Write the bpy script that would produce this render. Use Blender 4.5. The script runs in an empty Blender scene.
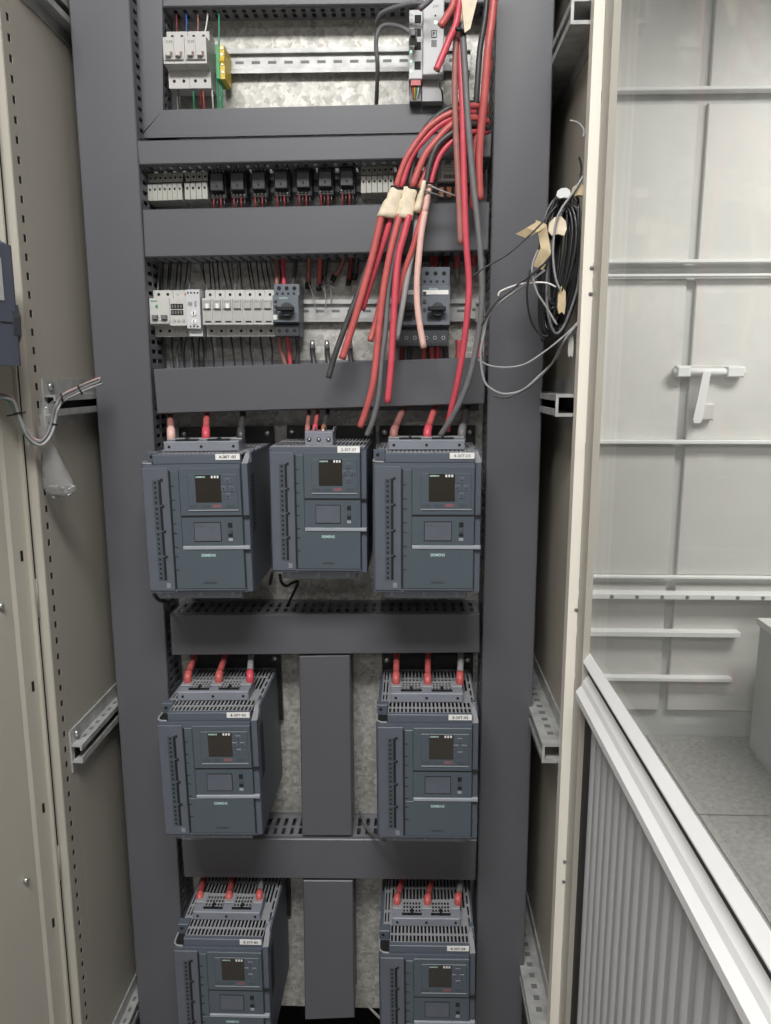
import bpy, math, random
from mathutils import Vector, Matrix
random.seed(7)
S = bpy.context.scene
COL = S.collection

# ------------------------------------------------------------------ camera
W_PX, H_PX, F = 771.0, 1024.0, 757.0
YAW, PITCH = math.radians(1.87), math.radians(10.05)
EYE = Vector((0.0, 0.0, 1.5))
FWD = Vector((-math.sin(YAW) * math.cos(PITCH), math.cos(YAW) * math.cos(PITCH), -math.sin(PITCH)))
RGT = Vector((math.cos(YAW), math.sin(YAW), 0.0))
UPV = RGT.cross(FWD)
cam_d = bpy.data.cameras.new('camera')
cam = bpy.data.objects.new('camera', cam_d)
COL.objects.link(cam)
cam_d.sensor_fit = 'VERTICAL'
cam_d.sensor_height = 36.0
cam_d.lens = F / H_PX * 36.0
cam_d.clip_start = 0.02
cam.matrix_world = Matrix(((RGT.x, UPV.x, -FWD.x, EYE.x), (RGT.y, UPV.y, -FWD.y, EYE.y),
                           (RGT.z, UPV.z, -FWD.z, EYE.z), (0, 0, 0, 1)))
S.camera = cam

# ------------------------------------------------------------------ world, lights, exposure
wd = bpy.data.worlds.new('world')
S.world = wd
wd.use_nodes = True
wd.node_tree.nodes['Background'].inputs[0].default_value = (0.75, 0.8, 0.85, 1)
wd.node_tree.nodes['Background'].inputs[1].default_value = 0.12
S.view_settings.view_transform = 'Standard'
S.view_settings.look = 'None'
S.view_settings.gamma = 1.0
S.view_settings.use_curve_mapping = False
S.view_settings.exposure = 0.0
# ceiling luminaires: x, y, length along x, power
LAMPS = [(-0.15, -0.30, 1.2, 66), (1.9, 1.75, 1.2, 76), (-0.2, -2.7, 1.2, 20)]
CEIL = 3.0
for (lx, ly, ll, lw) in LAMPS:
    a = bpy.data.lights.new('tube_light', 'AREA')
    a.shape = 'RECTANGLE'
    a.size, a.size_y = ll, 0.56
    a.energy = lw
    a.color = (1.0, 0.985, 0.97)
    ao = bpy.data.objects.new('tube_light', a)
    COL.objects.link(ao)
    ao.location = (lx, ly, CEIL - 0.10)


def P(px, py, Y):
    d = FWD + RGT * ((px - W_PX / 2) / F) + UPV * ((H_PX / 2 - py) / F)
    return EYE + d * (Y / d.y)


def PX(px, py, X):
    d = FWD + RGT * ((px - W_PX / 2) / F) + UPV * ((H_PX / 2 - py) / F)
    return EYE + d * (X / d.x)


# ------------------------------------------------------------------ materials
MATS = {}


def mat(name, col, rough=0.5, metal=0.0, var=0.06, scale=30.0, bump=0.0, bscale=200.0, emit=0.0, spec=0.5):
    m = bpy.data.materials.new(name)
    m.use_nodes = True
    nt = m.node_tree
    b = nt.nodes['Principled BSDF']
    b.inputs['Roughness'].default_value = rough
    b.inputs['Metallic'].default_value = metal
    b.inputs['Specular IOR Level'].default_value = spec
    tc = nt.nodes.new('ShaderNodeTexCoord')
    n = nt.nodes.new('ShaderNodeTexNoise')
    n.inputs['Scale'].default_value = scale
    n.inputs['Detail'].default_value = 3
    nt.links.new(tc.outputs['Object'], n.inputs['Vector'])
    r = nt.nodes.new('ShaderNodeValToRGB')
    r.color_ramp.elements[0].position = 0.3
    r.color_ramp.elements[1].position = 0.7
    r.color_ramp.elements[0].color = [max(0, c * (1 - var)) for c in col] + [1]
    r.color_ramp.elements[1].color = [min(1, c * (1 + var)) for c in col] + [1]
    nt.links.new(n.outputs['Fac'], r.inputs['Fac'])
    nt.links.new(r.outputs['Color'], b.inputs['Base Color'])
    if bump > 0:
        n2 = nt.nodes.new('ShaderNodeTexNoise')
        n2.inputs['Scale'].default_value = bscale
        nt.links.new(tc.outputs['Object'], n2.inputs['Vector'])
        bp = nt.nodes.new('ShaderNodeBump')
        bp.inputs['Strength'].default_value = bump
        bp.inputs['Distance'].default_value = 0.001
        nt.links.new(n2.outputs['Fac'], bp.inputs['Height'])
        nt.links.new(bp.outputs['Normal'], b.inputs['Normal'])
    if emit > 0:
        b.inputs['Emission Color'].default_value = list(col) + [1]
        b.inputs['Emission Strength'].default_value = emit
    MATS[name] = m
    return m


mat('duct', (0.102, 0.104, 0.116), 0.42, var=0.03, scale=5)
mat('duct_wall_lit', (0.18, 0.182, 0.198), 0.55)  # same plastic as duct, lightened to paint in light the drives block
mat('housing', (0.088, 0.103, 0.130), 0.45, var=0.03, scale=12)
mat('housing_light', (0.21, 0.225, 0.26), 0.5, var=0.04)
mat('cover', (0.075, 0.095, 0.114), 0.42, var=0.03, scale=10)
mat('cover_deep', (0.062, 0.078, 0.093), 0.45)
mat('strip', (0.098, 0.109, 0.134), 0.45)
mat('stripe', (0.29, 0.315, 0.35), 0.5)
mat('terminal_top', (0.27, 0.275, 0.29), 0.5)
mat('black', (0.012, 0.012, 0.013), 0.5)
mat('black_plate', (0.014, 0.013, 0.013), 0.45, bump=0.2)
mat('screen', (0.028, 0.024, 0.019), 0.18, spec=0.6)
mat('logo', (0.55, 0.78, 0.74), 0.5)
mat('mark_white', (0.75, 0.77, 0.76), 0.5)
mat('paper', (0.80, 0.80, 0.78), 0.6)
mat('ink', (0.03, 0.03, 0.035), 0.6)
mat('red_mark', (0.22, 0.10, 0.11), 0.5)
mat('cabinet', (0.43, 0.405, 0.35), 0.42, var=0.03, scale=4)
mat('cabinet_panel', (0.46, 0.425, 0.36), 0.5, var=0.04, scale=3)
mat('post_cream', (0.85, 0.81, 0.72), 0.4, var=0.03, scale=4)
mat('white_rail', (0.88, 0.88, 0.88), 0.35, var=0.03, scale=6)
mat('rib_panel', (0.44, 0.44, 0.45), 0.4, var=0.04, scale=6)
mat('zinc_rail', (0.45, 0.455, 0.445), 0.45, metal=0.25, var=0.2, scale=40)
mat('steel', (0.62, 0.62, 0.60), 0.3, metal=0.85, var=0.1)
mat('mcb_white', (0.53, 0.525, 0.50), 0.5, var=0.03)
mat('mcb_grey', (0.42, 0.42, 0.40), 0.5, var=0.04)
mat('term_cream', (0.40, 0.40, 0.355), 0.5, var=0.04)
mat('starter', (0.14, 0.16, 0.185), 0.5, var=0.05)
mat('starter_dark', (0.045, 0.05, 0.057), 0.5)
mat('relay', (0.03, 0.031, 0.033), 0.4)
mat('hole', (0.006, 0.006, 0.006), 0.7)
mat('red', (0.50, 0.105, 0.10), 0.42, var=0.10, scale=60)
mat('red_bright', (0.58, 0.075, 0.105), 0.42, var=0.08, scale=60)
mat('red_dark', (0.17, 0.022, 0.024), 0.5, var=0.15, scale=60)
mat('brown_red', (0.32, 0.14, 0.12), 0.5, var=0.12, scale=60)
mat('pink_cable', (0.72, 0.46, 0.40), 0.5, var=0.06, scale=60)
mat('grey_cable', (0.15, 0.15, 0.155), 0.5, var=0.1, scale=60)
mat('light_grey_cable', (0.33, 0.33, 0.33), 0.5, var=0.1)
mat('dark_cable', (0.055, 0.052, 0.055), 0.4, var=0.2, scale=60)
mat('black_wire', (0.018, 0.018, 0.02), 0.35)
mat('grey_wire', (0.30, 0.30, 0.31), 0.4)
mat('white_wire', (0.72, 0.70, 0.67), 0.4)
mat('blue_wire', (0.05, 0.10, 0.35), 0.4)
mat('green_wire', (0.05, 0.30, 0.16), 0.4)
mat('yellow', (0.68, 0.50, 0.06), 0.45)
mat('green', (0.06, 0.33, 0.12), 0.45)
mat('copper', (0.55, 0.25, 0.13), 0.35, metal=0.6)
mat('tape', (0.76, 0.66, 0.50), 0.65, var=0.10, scale=90, bump=0.5, bscale=120)
mat('tape_tan', (0.55, 0.44, 0.27), 0.6, var=0.15, scale=80, bump=0.5, bscale=100)
mat('plc', (0.57, 0.58, 0.59), 0.45, var=0.02)
mat('plc_grey', (0.40, 0.405, 0.41), 0.45)
mat('panel_device', (0.075, 0.085, 0.115), 0.45, var=0.05)
mat('led_green', (0.5, 1.0, 0.65), 0.4, emit=1.2)
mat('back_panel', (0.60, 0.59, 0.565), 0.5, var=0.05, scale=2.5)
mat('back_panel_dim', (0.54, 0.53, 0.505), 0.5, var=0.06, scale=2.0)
mat('back_wall', (0.46, 0.47, 0.455), 0.6, var=0.05, scale=2)
mat('white_wall', (0.72, 0.73, 0.72), 0.7, var=0.03, scale=2)
mat('aisle_wall', (0.24, 0.245, 0.25), 0.7, var=0.04, scale=2)
mat('ceiling', (0.75, 0.75, 0.74), 0.8, var=0.02, scale=2)
mat('grey_box', (0.40, 0.42, 0.40), 0.5, var=0.05, scale=4)
mat('tile', (0.28, 0.275, 0.265), 0.45, var=0.22, scale=55, bump=0.15)
mat('joint', (0.12, 0.12, 0.115), 0.8)
mat('lamp_housing', (0.7, 0.7, 0.7), 0.5)
mat('lamp_glow', (1.0, 0.97, 0.93), 0.5, emit=3.0)


def galvanised():
    m = bpy.data.materials.new('galvanised')
    m.use_nodes = True
    nt = m.node_tree
    b = nt.nodes['Principled BSDF']
    b.inputs['Metallic'].default_value = 0.35
    tc = nt.nodes.new('ShaderNodeTexCoord')
    v = nt.nodes.new('ShaderNodeTexVoronoi')
    v.inputs['Scale'].default_value = 130
    n = nt.nodes.new('ShaderNodeTexNoise')
    n.inputs['Scale'].default_value = 70
    n.inputs['Detail'].default_value = 4
    nt.links.new(tc.outputs['Object'], n.inputs['Vector'])
    mx = nt.nodes.new('ShaderNodeMixRGB')
    mx.inputs[0].default_value = 0.025
    nt.links.new(tc.outputs['Object'], mx.inputs[1])
    nt.links.new(n.outputs['Color'], mx.inputs[2])
    nt.links.new(mx.outputs[0], v.inputs['Vector'])
    sep = nt.nodes.new('ShaderNodeSeparateColor')
    nt.links.new(v.outputs['Color'], sep.inputs[0])
    ad = nt.nodes.new('ShaderNodeMath')
    ad.operation = 'MULTIPLY_ADD'
    ad.inputs[1].default_value = 0.45
    nt.links.new(sep.outputs[0], ad.inputs[0])
    sc = nt.nodes.new('ShaderNodeMath')
    sc.operation = 'MULTIPLY'
    sc.inputs[1].default_value = 0.6
    nt.links.new(n.outputs['Fac'], sc.inputs[0])
    nt.links.new(sc.outputs[0], ad.inputs[2])
    r = nt.nodes.new('ShaderNodeValToRGB')
    r.color_ramp.elements[0].position = 0.2
    r.color_ramp.elements[0].color = (0.30, 0.295, 0.265, 1)
    r.color_ramp.elements[1].position = 0.85
    r.color_ramp.elements[1].color = (0.65, 0.64, 0.60, 1)
    nt.links.new(ad.outputs[0], r.inputs['Fac'])
    nt.links.new(r.outputs['Color'], b.inputs['Base Color'])
    b.inputs['Roughness'].default_value = 0.5
    MATS['galvanised'] = m


galvanised()


def glass_mat(name, tint, dust, gloss, dustcol):
    m = bpy.data.materials.new(name)
    m.use_nodes = True
    nt = m.node_tree
    for n in list(nt.nodes):
        nt.nodes.remove(n)
    out = nt.nodes.new('ShaderNodeOutputMaterial')
    tr = nt.nodes.new('ShaderNodeBsdfTransparent')
    tr.inputs[0].default_value = tint
    df = nt.nodes.new('ShaderNodeBsdfDiffuse')
    df.inputs[0].default_value = dustcol
    gl = nt.nodes.new('ShaderNodeBsdfGlossy')
    gl.inputs['Roughness'].default_value = 0.04
    tc = nt.nodes.new('ShaderNodeTexCoord')
    nz = nt.nodes.new('ShaderNodeTexNoise')
    nz.inputs['Scale'].default_value = 4
    nz.inputs['Detail'].default_value = 4
    nt.links.new(tc.outputs['Object'], nz.inputs['Vector'])
    mp = nt.nodes.new('ShaderNodeMath')
    mp.operation = 'MULTIPLY'
    mp.inputs[1].default_value = dust * 2
    nt.links.new(nz.outputs['Fac'], mp.inputs[0])
    m1 = nt.nodes.new('ShaderNodeMixShader')
    nt.links.new(mp.outputs[0], m1.inputs[0])
    nt.links.new(tr.outputs[0], m1.inputs[1])
    nt.links.new(df.outputs[0], m1.inputs[2])
    fr = nt.nodes.new('ShaderNodeFresnel')
    fr.inputs[0].default_value = 1.45
    fm = nt.nodes.new('ShaderNodeMath')
    fm.operation = 'MULTIPLY'
    fm.inputs[1].default_value = gloss
    nt.links.new(fr.outputs[0], fm.inputs[0])
    m2 = nt.nodes.new('ShaderNodeMixShader')
    nt.links.new(fm.outputs[0], m2.inputs[0])
    nt.links.new(m1.outputs[0], m2.inputs[1])
    nt.links.new(gl.outputs[0], m2.inputs[2])
    nt.links.new(m2.outputs[0], out.inputs[0])
    MATS[name] = m


glass_mat('glass', (0.96, 0.965, 0.95, 1), 0.07, 0.12, (0.8, 0.82, 0.8, 1))
glass_mat('plastic_film', (0.94, 0.94, 0.94, 1), 0.13, 0.7, (0.85, 0.85, 0.85, 1))


# ------------------------------------------------------------------ mesh building
def catmull(pts, smooth):
    out = []
    for i in range(len(pts) - 1):
        p0 = pts[max(i - 1, 0)]
        p1, p2 = pts[i], pts[i + 1]
        p3 = pts[min(i + 2, len(pts) - 1)]
        for k in range(smooth):
            t = k / smooth
            out.append(0.5 * ((2 * p1) + (p2 - p0) * t + (2 * p0 - 5 * p1 + 4 * p2 - p3) * t * t
                              + (3 * p1 - p0 - 3 * p2 + p3) * t ** 3))
    out.append(pts[-1])
    return out


ORD = ['first', 'second', 'third', 'fourth', 'fifth', 'sixth', 'seventh', 'eighth', 'ninth', 'tenth', 'eleventh', 'twelfth', 'thirteenth']


class B:
    """collects geometry of one mesh"""
    def __init__(s):
        s.v, s.f = [], []

    def add(s, vs, fs):
        o = len(s.v)
        s.v += [tuple(p) for p in vs]
        s.f += [[i + o for i in q] for q in fs]
        return s

    def box(s, x0, x1, y0, y1, z0, z1, c=0.0):
        if c <= 0:
            vs = [(x, y, z) for x in (x0, x1) for y in (y0, y1) for z in (z0, z1)]
            return s.add(vs, [(0, 1, 3, 2), (4, 6, 7, 5), (0, 4, 5, 1), (2, 3, 7, 6), (0, 2, 6, 4), (1, 5, 7, 3)])
        # front edges (towards y0) chamfered by c
        vs = [(x0 + c, y0, z0 + c), (x1 - c, y0, z0 + c), (x1 - c, y0, z1 - c), (x0 + c, y0, z1 - c),
              (x0, y0 + c, z0), (x1, y0 + c, z0), (x1, y0 + c, z1), (x0, y0 + c, z1),
              (x0, y1, z0), (x1, y1, z0), (x1, y1, z1), (x0, y1, z1)]
        fs = [(0, 1, 2, 3), (8, 11, 10, 9)]
        for a in (0, 4):
            for k in range(4):
                l = (k + 1) % 4
                fs.append((a + k, a + 4 + k, a + 4 + l, a + l))
        return s.add(vs, fs)

    def prism(s, poly, axis, a0, a1):
        """extrude 2D polygon along axis; poly in the two other axes (in xyz order)"""
        n = len(poly)

        def pt(p, a):
            if axis == 'x':
                return (a, p[0], p[1])
            if axis == 'y':
                return (p[0], a, p[1])
            return (p[0], p[1], a)
        vs = [pt(p, a0) for p in poly] + [pt(p, a1) for p in poly]
        fs = [tuple(range(n)), tuple(reversed(range(n, 2 * n)))]
        for k in range(n):
            l = (k + 1) % n
            fs.append((k, k + n, l + n, l))
        return s.add(vs, fs)

    def quadbox(s, q, y0, y1, c=0.0):
        """q: four (x,z) corners TL TR BR BL"""
        if c <= 0:
            return s.prism(q, 'y', y0, y1)
        cx = sum(p[0] for p in q) / 4
        cz = sum(p[1] for p in q) / 4
        qi = [(p[0] + (c if p[0] < cx else -c), p[1] + (c if p[1] < cz else -c)) for p in q]
        vs = [(p[0], y0, p[1]) for p in qi] + [(p[0], y0 + c, p[1]) for p in q] + [(p[0], y1, p[1]) for p in q]
        fs = [(0, 1, 2, 3), (8, 11, 10, 9)]
        for a in (0, 4):
            for k in range(4):
                l = (k + 1) % 4
                fs.append((a + k, a + 4 + k, a + 4 + l, a + l))
        return s.add(vs, fs)

    def cyl(s, c, r, h, axis='y', n=10, r2=None):
        r2 = r if r2 is None else r2
        vs = []
        for (rr, t) in ((r, 0), (r2, h)):
            for k in range(n):
                a = 2 * math.pi * k / n
                u, w = rr * math.cos(a), rr * math.sin(a)
                if axis == 'y':
                    vs.append((c[0] + u, c[1] + t, c[2] + w))
                elif axis == 'x':
                    vs.append((c[0] + t, c[1] + u, c[2] + w))
                else:
                    vs.append((c[0] + u, c[1] + w, c[2] + t))
        fs = [tuple(range(n)), tuple(reversed(range(n, 2 * n)))]
        for k in range(n):
            l = (k + 1) % n
            fs.append((k, k + n, l + n, l))
        return s.add(vs, fs)

    def dome(s, c, r, h, n=10):
        """screw head towards -y"""
        vs = []
        rings = ((1.0, 0.0), (0.95, 0.45), (0.7, 0.8), (0.3, 1.0))
        for (k_, t) in rings:
            for k in range(n):
                a = 2 * math.pi * k / n
                vs.append((c[0] + r * k_ * math.cos(a), c[1] - h * t, c[2] + r * k_ * math.sin(a)))
        fs = [tuple(range(3 * n, 4 * n)), tuple(reversed(range(n)))]
        for i in range(3):
            for k in range(n):
                l = (k + 1) % n
                fs.append((i * n + k, (i + 1) * n + k, (i + 1) * n + l, i * n + l))
        return s.add(vs, fs)

    def tube(s, pts, r, n=8, smooth=5, r_end=None):
        pts = [Vector(p) for p in pts]
        if smooth > 1 and len(pts) > 2:
            pts = catmull(pts, smooth)
        m = len(pts)
        vs, fs = [], []
        t0 = (pts[1] - pts[0]).normalized()
        nrm = t0.orthogonal().normalized()
        for i, p in enumerate(pts):
            t = (pts[min(i + 1, m - 1)] - pts[max(i - 1, 0)])
            if t.length < 1e-9:
                t = t0
            t.normalize()
            nrm = (nrm - t * nrm.dot(t))
            if nrm.length < 1e-6:
                nrm = t.orthogonal()
            nrm.normalize()
            bn = t.cross(nrm)
            rr = r if r_end is None else r + (r_end - r) * i / (m - 1)
            for k in range(n):
                a = 2 * math.pi * k / n
                vs.append(p + nrm * (rr * math.cos(a)) + bn * (rr * math.sin(a)))
        for i in range(m - 1):
            for k in range(n):
                l = (k + 1) % n
                fs.append((i * n + k, i * n + l, (i + 1) * n + l, (i + 1) * n + k))
        fs += [tuple(reversed(range(n))), tuple(range((m - 1) * n, m * n))]
        return s.add(vs, fs)

    def sheet(s, o, u, v, ub, vb, hole):
        """flat sheet with rectangular holes: o + u*ub[i] + v*vb[j]; hole(i,j) leaves the cell open"""
        o, u, v = Vector(o), Vector(u), Vector(v)
        nu, nv = len(ub), len(vb)
        vs = [o + u * a + v * b for a in ub for b in vb]
        fs = []
        for i in range(nu - 1):
            for j in range(nv - 1):
                if not hole(i, j):
                    fs.append((i * nv + j, (i + 1) * nv + j, (i + 1) * nv + j + 1, i * nv + j + 1))
        return s.add(vs, fs)

    def xform(s, M):
        s.v = [tuple(M @ Vector(p)) for p in s.v]
        return s

    def mesh(s, name, m, smooth=False):
        me = bpy.data.meshes.new(name)
        me.from_pydata(s.v, [], s.f)
        me.materials.append(MATS[m])
        if smooth:
            for p in me.polygons:
                p.use_smooth = True
        me.update()
        return me


def tag(o, label=None, cat=None, group=None, kind=None):
    if label:
        o['label'] = label
    if cat:
        o['category'] = cat
    if group:
        o['group'] = group
    if kind:
        o['kind'] = kind
    return o


def thing(name, label, cat, loc=(0, 0, 0), group=None, rot=(0, 0, 0), kind=None):
    o = bpy.data.objects.new(name, None)
    COL.objects.link(o)
    o.location = loc
    o.rotation_euler = rot
    o.empty_display_size = 0.02
    return tag(o, label, cat, group, kind)


def fix(me):
    """make normals consistent"""
    import bmesh
    bm = bmesh.new()
    bm.from_mesh(me)
    bmesh.ops.recalc_face_normals(bm, faces=bm.faces)
    bm.to_mesh(me)
    bm.free()


def part(parent, name, b, m, smooth=False, label=None, solid=0.0, loc=None, bevel=0.0):
    """mesh child, coordinates local to the parent"""
    me = b if isinstance(b, bpy.types.Mesh) else b.mesh(name, m, smooth)
    if not isinstance(b, bpy.types.Mesh):
        fix(me)
    o = bpy.data.objects.new(name, me)
    COL.objects.link(o)
    o.parent = parent
    if loc:
        o.location = loc
    if label:
        o['label'] = label
    if solid:
        md = o.modifiers.new('thickness', 'SOLIDIFY')
        md.thickness = solid
        md.offset = 0
    if bevel:
        md = o.modifiers.new('bevel', 'BEVEL')
        md.width = bevel
        md.segments = 2
        md.limit_method = 'ANGLE'
    return o


def solo(name, b, m, label, cat, group=None, smooth=True, kind=None):
    """a thing that is one mesh; world coordinates in b, origin moved to the first vertex"""
    if b.v:
        o0 = Vector(b.v[0])
        b.v = [tuple(Vector(p) - o0) for p in b.v]
    me = b.mesh(name, m, smooth)
    fix(me)
    o = bpy.data.objects.new(name, me)
    COL.objects.link(o)
    o.location = o0
    return tag(o, label, cat, group, kind)


def copy_tree(o, parent=None):
    c = o.copy()
    COL.objects.link(c)
    c.parent = parent
    for ch in [k for k in bpy.data.objects if k.parent == o]:
        copy_tree(ch, c)
    return c


def text_mesh(txt, width, height, m, thick=0.0004, bold=0.0):
    cu = bpy.data.curves.new('lettering', 'FONT')
    cu.body = txt
    cu.size = 1.0
    cu.extrude = 0.0
    cu.offset = bold
    cu.resolution_u = 2
    cu.align_x = 'CENTER'
    cu.align_y = 'CENTER'
    to = bpy.data.objects.new('lettering', cu)
    COL.objects.link(to)
    dg = bpy.context.evaluated_depsgraph_get()
    me = bpy.data.meshes.new_from_object(to.evaluated_get(dg))
    bpy.data.objects.remove(to)
    xs = [v.co.x for v in me.vertices]
    ys = [v.co.y for v in me.vertices]
    cx, cy = (min(xs) + max(xs)) / 2, (min(ys) + max(ys)) / 2
    sx, sy = width / (max(xs) - min(xs)), height / (max(ys) - min(ys))
    for v in me.vertices:
        v.co = ((v.co.x - cx) * sx, 0.0, (v.co.y - cy) * sy)
    me.materials.clear()
    me.materials.append(MATS[m])
    return me


# ------------------------------------------------------------------ room
X0, X1, YB0, YB1 = -2.6, 3.2, -4.0, 3.05


def struct(name, b, m, label=None):
    me = b.mesh(name, m)
    fix(me)
    o = bpy.data.objects.new(name, me)
    COL.objects.link(o)
    o['kind'] = 'structure'
    if label:
        o['label'] = label
    return o


fl = struct('floor', B().box(X0, X1, YB0, YB1 + 0.1, -0.1, -0.004), 'joint', 'dark speckled grey floor of large square tiles')
TS = 0.6
tile_me = B().box(0.004, TS - 0.004, 0.004, TS - 0.004, -0.02, 0.0).mesh('tile', 'tile')
fix(tile_me)
nx, ny = int((X1 - X0) / TS), int((YB1 - YB0) / TS)
for i in range(nx + 1):
    for j in range(ny + 1):
        x, y = X0 + 0.01 + i * TS, YB1 - (j + 1) * TS
        if x + TS > X1 or y < YB0:
            continue
        part(fl, 'tile', tile_me, None, loc=(x, y, 0))
struct('ceiling', B().box(X0, X1, YB0, YB1 + 0.1, CEIL, CEIL + 0.1), 'ceiling', 'plain pale ceiling of the switch room')
struct('wall_left', B().box(X0 - 0.1, X0, YB0, YB1 + 0.1, -0.1, CEIL), 'aisle_wall', 'plain grey wall left of the cabinet')
struct('wall_right', B().box(X1, X1 + 0.1, YB0, YB1 + 0.1, -0.1, CEIL), 'aisle_wall', 'plain grey wall right of the cabinet')
struct('wall_front', B().box(X0, X1, YB0 - 0.1, YB0, -0.1, CEIL), 'aisle_wall', 'plain grey wall behind the photographer')
wb = struct('wall_back', B().box(X0, X1, YB1, YB1 + 0.1, -0.1, CEIL), 'back_wall',
            'pale grey wall of large steel panels seen through the glass door')


def bz(py):
    return P(680, py, YB1).z


def bx(px, py=350):
    return P(px, py, YB1).x


# steel panels on the back wall, two columns, joints recessed
XJ0, XJ1 = bx(681), bx(690)
cols = [(-0.25, XJ0), (XJ1, XJ1 + 1.25), (XJ1 + 1.29, X1 - 0.02)]
rows = [(bz(93), CEIL - 0.05), (bz(262), bz(105)), (bz(440), bz(279)), (bz(574), bz(446)), (0.12, bz(584))]
for ci, (xa, xb) in enumerate(cols):
    for ri, (za, zb) in enumerate(rows):
        dim = 'back_panel_dim' if ri >= 3 else 'back_panel'  # lower rows dimmed: light fading downwards put into the colour
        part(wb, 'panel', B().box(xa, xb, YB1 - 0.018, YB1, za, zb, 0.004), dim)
# ledges and bars across the panels
for (py, hh, dd, x_end) in [(94, 0.012, 0.06, X1), (263, 0.012, 0.05, X1), (277, 0.010, 0.055, X1), (441, 0.014, 0.06, X1),
                            (575, 0.010, 0.045, X1), (592, 0.022, 0.075, X1), (630, 0.022, 0.06, bx(758)), (675, 0.016, 0.055, bx(754))]:
    z = bz(py)
    bar = part(wb, 'bar', B().box(-0.2, x_end, YB1 - dd, YB1 - 0.0182, z - hh / 2, z + hh / 2, 0.002), 'white_wall')
    if py == 592:
        for k in range(8):
            xx = bx(620 + k * 26)
            part(bar, 'bolt', B().dome((xx, YB1 - dd, z), 0.008, 0.006), 'grey_cable', True)
# latch on the steel panel
lt = thing('door_latch', 'grey sliding bolt latch with hanging lever on steel wall panel', 'latch',
           (bx(706), YB1 - 0.019, bz(372)))
part(lt, 'mounting_plate', B().box(-0.12, 0.13, -0.012, 0.0, -0.02, 0.025, 0.003), 'back_panel')
part(lt, 'bolt', B().cyl((-0.135, -0.026, 0.0), 0.014, 0.27, 'x'), 'white_wall', True)
part(lt, 'guide', B().box(-0.125, -0.075, -0.045, -0.006, -0.02, 0.02, 0.004), 'white_wall')
part(lt, 'guide', B().box(0.065, 0.13, -0.045, -0.006, -0.02, 0.02, 0.004), 'white_wall')
part(lt, 'lever', B().prism([(-0.03, 0.0), (0.0, 0.0), (-0.02, -0.18), (-0.028, -0.195), (-0.05, -0.195), (-0.055, -0.18)], 'y', -0.05, -0.036), 'white_wall')
part(lt, 'lever_stop', B().box(-0.025, 0.03, -0.035, 0.0, -0.185, -0.12, 0.006), 'back_panel_dim')
# low grey box standing on the floor
cx_, cy_ = 1.37, 2.22
cb = thing('equipment_box', 'plain grey steel equipment box standing on the floor behind the glass', 'box', (cx_, cy_, 0))
part(cb, 'body', B().box(0.0, 0.6, 0.0, 0.66, 0.04, 0.55, 0.006), 'grey_box')
part(cb, 'plinth', B().box(0.02, 0.58, 0.02, 0.64, 0.0, 0.04), 'back_wall')
part(cb, 'lid', B().box(-0.01, 0.61, -0.01, 0.67, 0.55, 0.575, 0.004), 'back_panel')
part(cb, 'nameplate', B().box(-0.003, 0.0, 0.18, 0.24, 0.25, 0.31), 'tape_tan')

for (lx, ly, ll, lw) in LAMPS:
    pos = {0: 'above the photographer', 1: 'over the aisle right of the cabinet', 2: 'far behind the photographer'}[LAMPS.index((lx, ly, ll, lw))]
    l_ = thing('ceiling_light', 'rectangular white ceiling light panel ' + pos, 'light', (lx, ly, CEIL), 'ceiling lights')
    part(l_, 'lamp_body', B().box(-ll / 2 - .03, ll / 2 + .03, -.31, .31, -.06, 0.0), 'lamp_housing')
    part(l_, 'diffuser', B().box(-ll / 2, ll / 2, -.28, .28, -.085, -.06), 'lamp_glow')

# ------------------------------------------------------------------ cabinet shell
YF = 1.12                      # front of the frame
YP = 1.355                     # mounting plate surface
XL = P(37, 380, YF).x
XR = P(580, 380, YF).x
ZB, ZT = 0.06, 2.26
cabt = thing('switch_cabinet', 'tall open beige steel switch cabinet with glazed right door', 'cabinet', (0, 0, 0))
part(cabt, 'back_wall_panel', B().box(XL - 0.02, XR + 0.02, 1.60, 1.612, ZB, ZT), 'cabinet_panel')
part(cabt, 'roof', B().box(XL - 0.04, XR + 0.04, YF, 1.612, ZT, ZT + 0.02), 'cabinet')
part(cabt, 'base', B().box(XL - 0.04, XR + 0.04, YF, 1.612, 0.0, ZB), 'cabinet')
part(cabt, 'bottom_plate', B().box(XL, XR, YF + 0.02, 1.6, ZB, ZB + 0.004), 'black_plate')
plate = part(cabt, 'mounting_plate', B().box(XL + 0.03, XR - 0.03, YP, YP + 0.003, P(300, 1006, YP).z, ZT - 0.03), 'galvanised',
             label='spangled galvanised mounting plate')
# side panels
part(cabt, 'side_panel', B().box(XL - 0.004, XL + 0.0004, YF + 0.0302, 1.6, ZB, ZT), 'cabinet')
part(cabt, 'side_panel', B().box(XR + 0.008, XR + 0.012, YF + 0.03, 1.6, ZB, ZT), 'cabinet_panel')


def post_strip(x, pitch=0.0262):
    """perforated inner face of a corner post"""
    n = int((ZT - ZB) / pitch)
    zb = [ZB]
    for k in range(n):
        zb += [ZB + k * pitch + 0.007, ZB + k * pitch + 0.0175]
    zb.append(ZT)
    yb = [YF - 0.022, YF - 0.007, YF + 0.0015, YF + 0.03]
    b = B().sheet((x, 0, 0), (0, 1, 0), (0, 0, 1), yb, zb, lambda i, j: i == 1 and j % 2 == 1)
    return b


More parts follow.
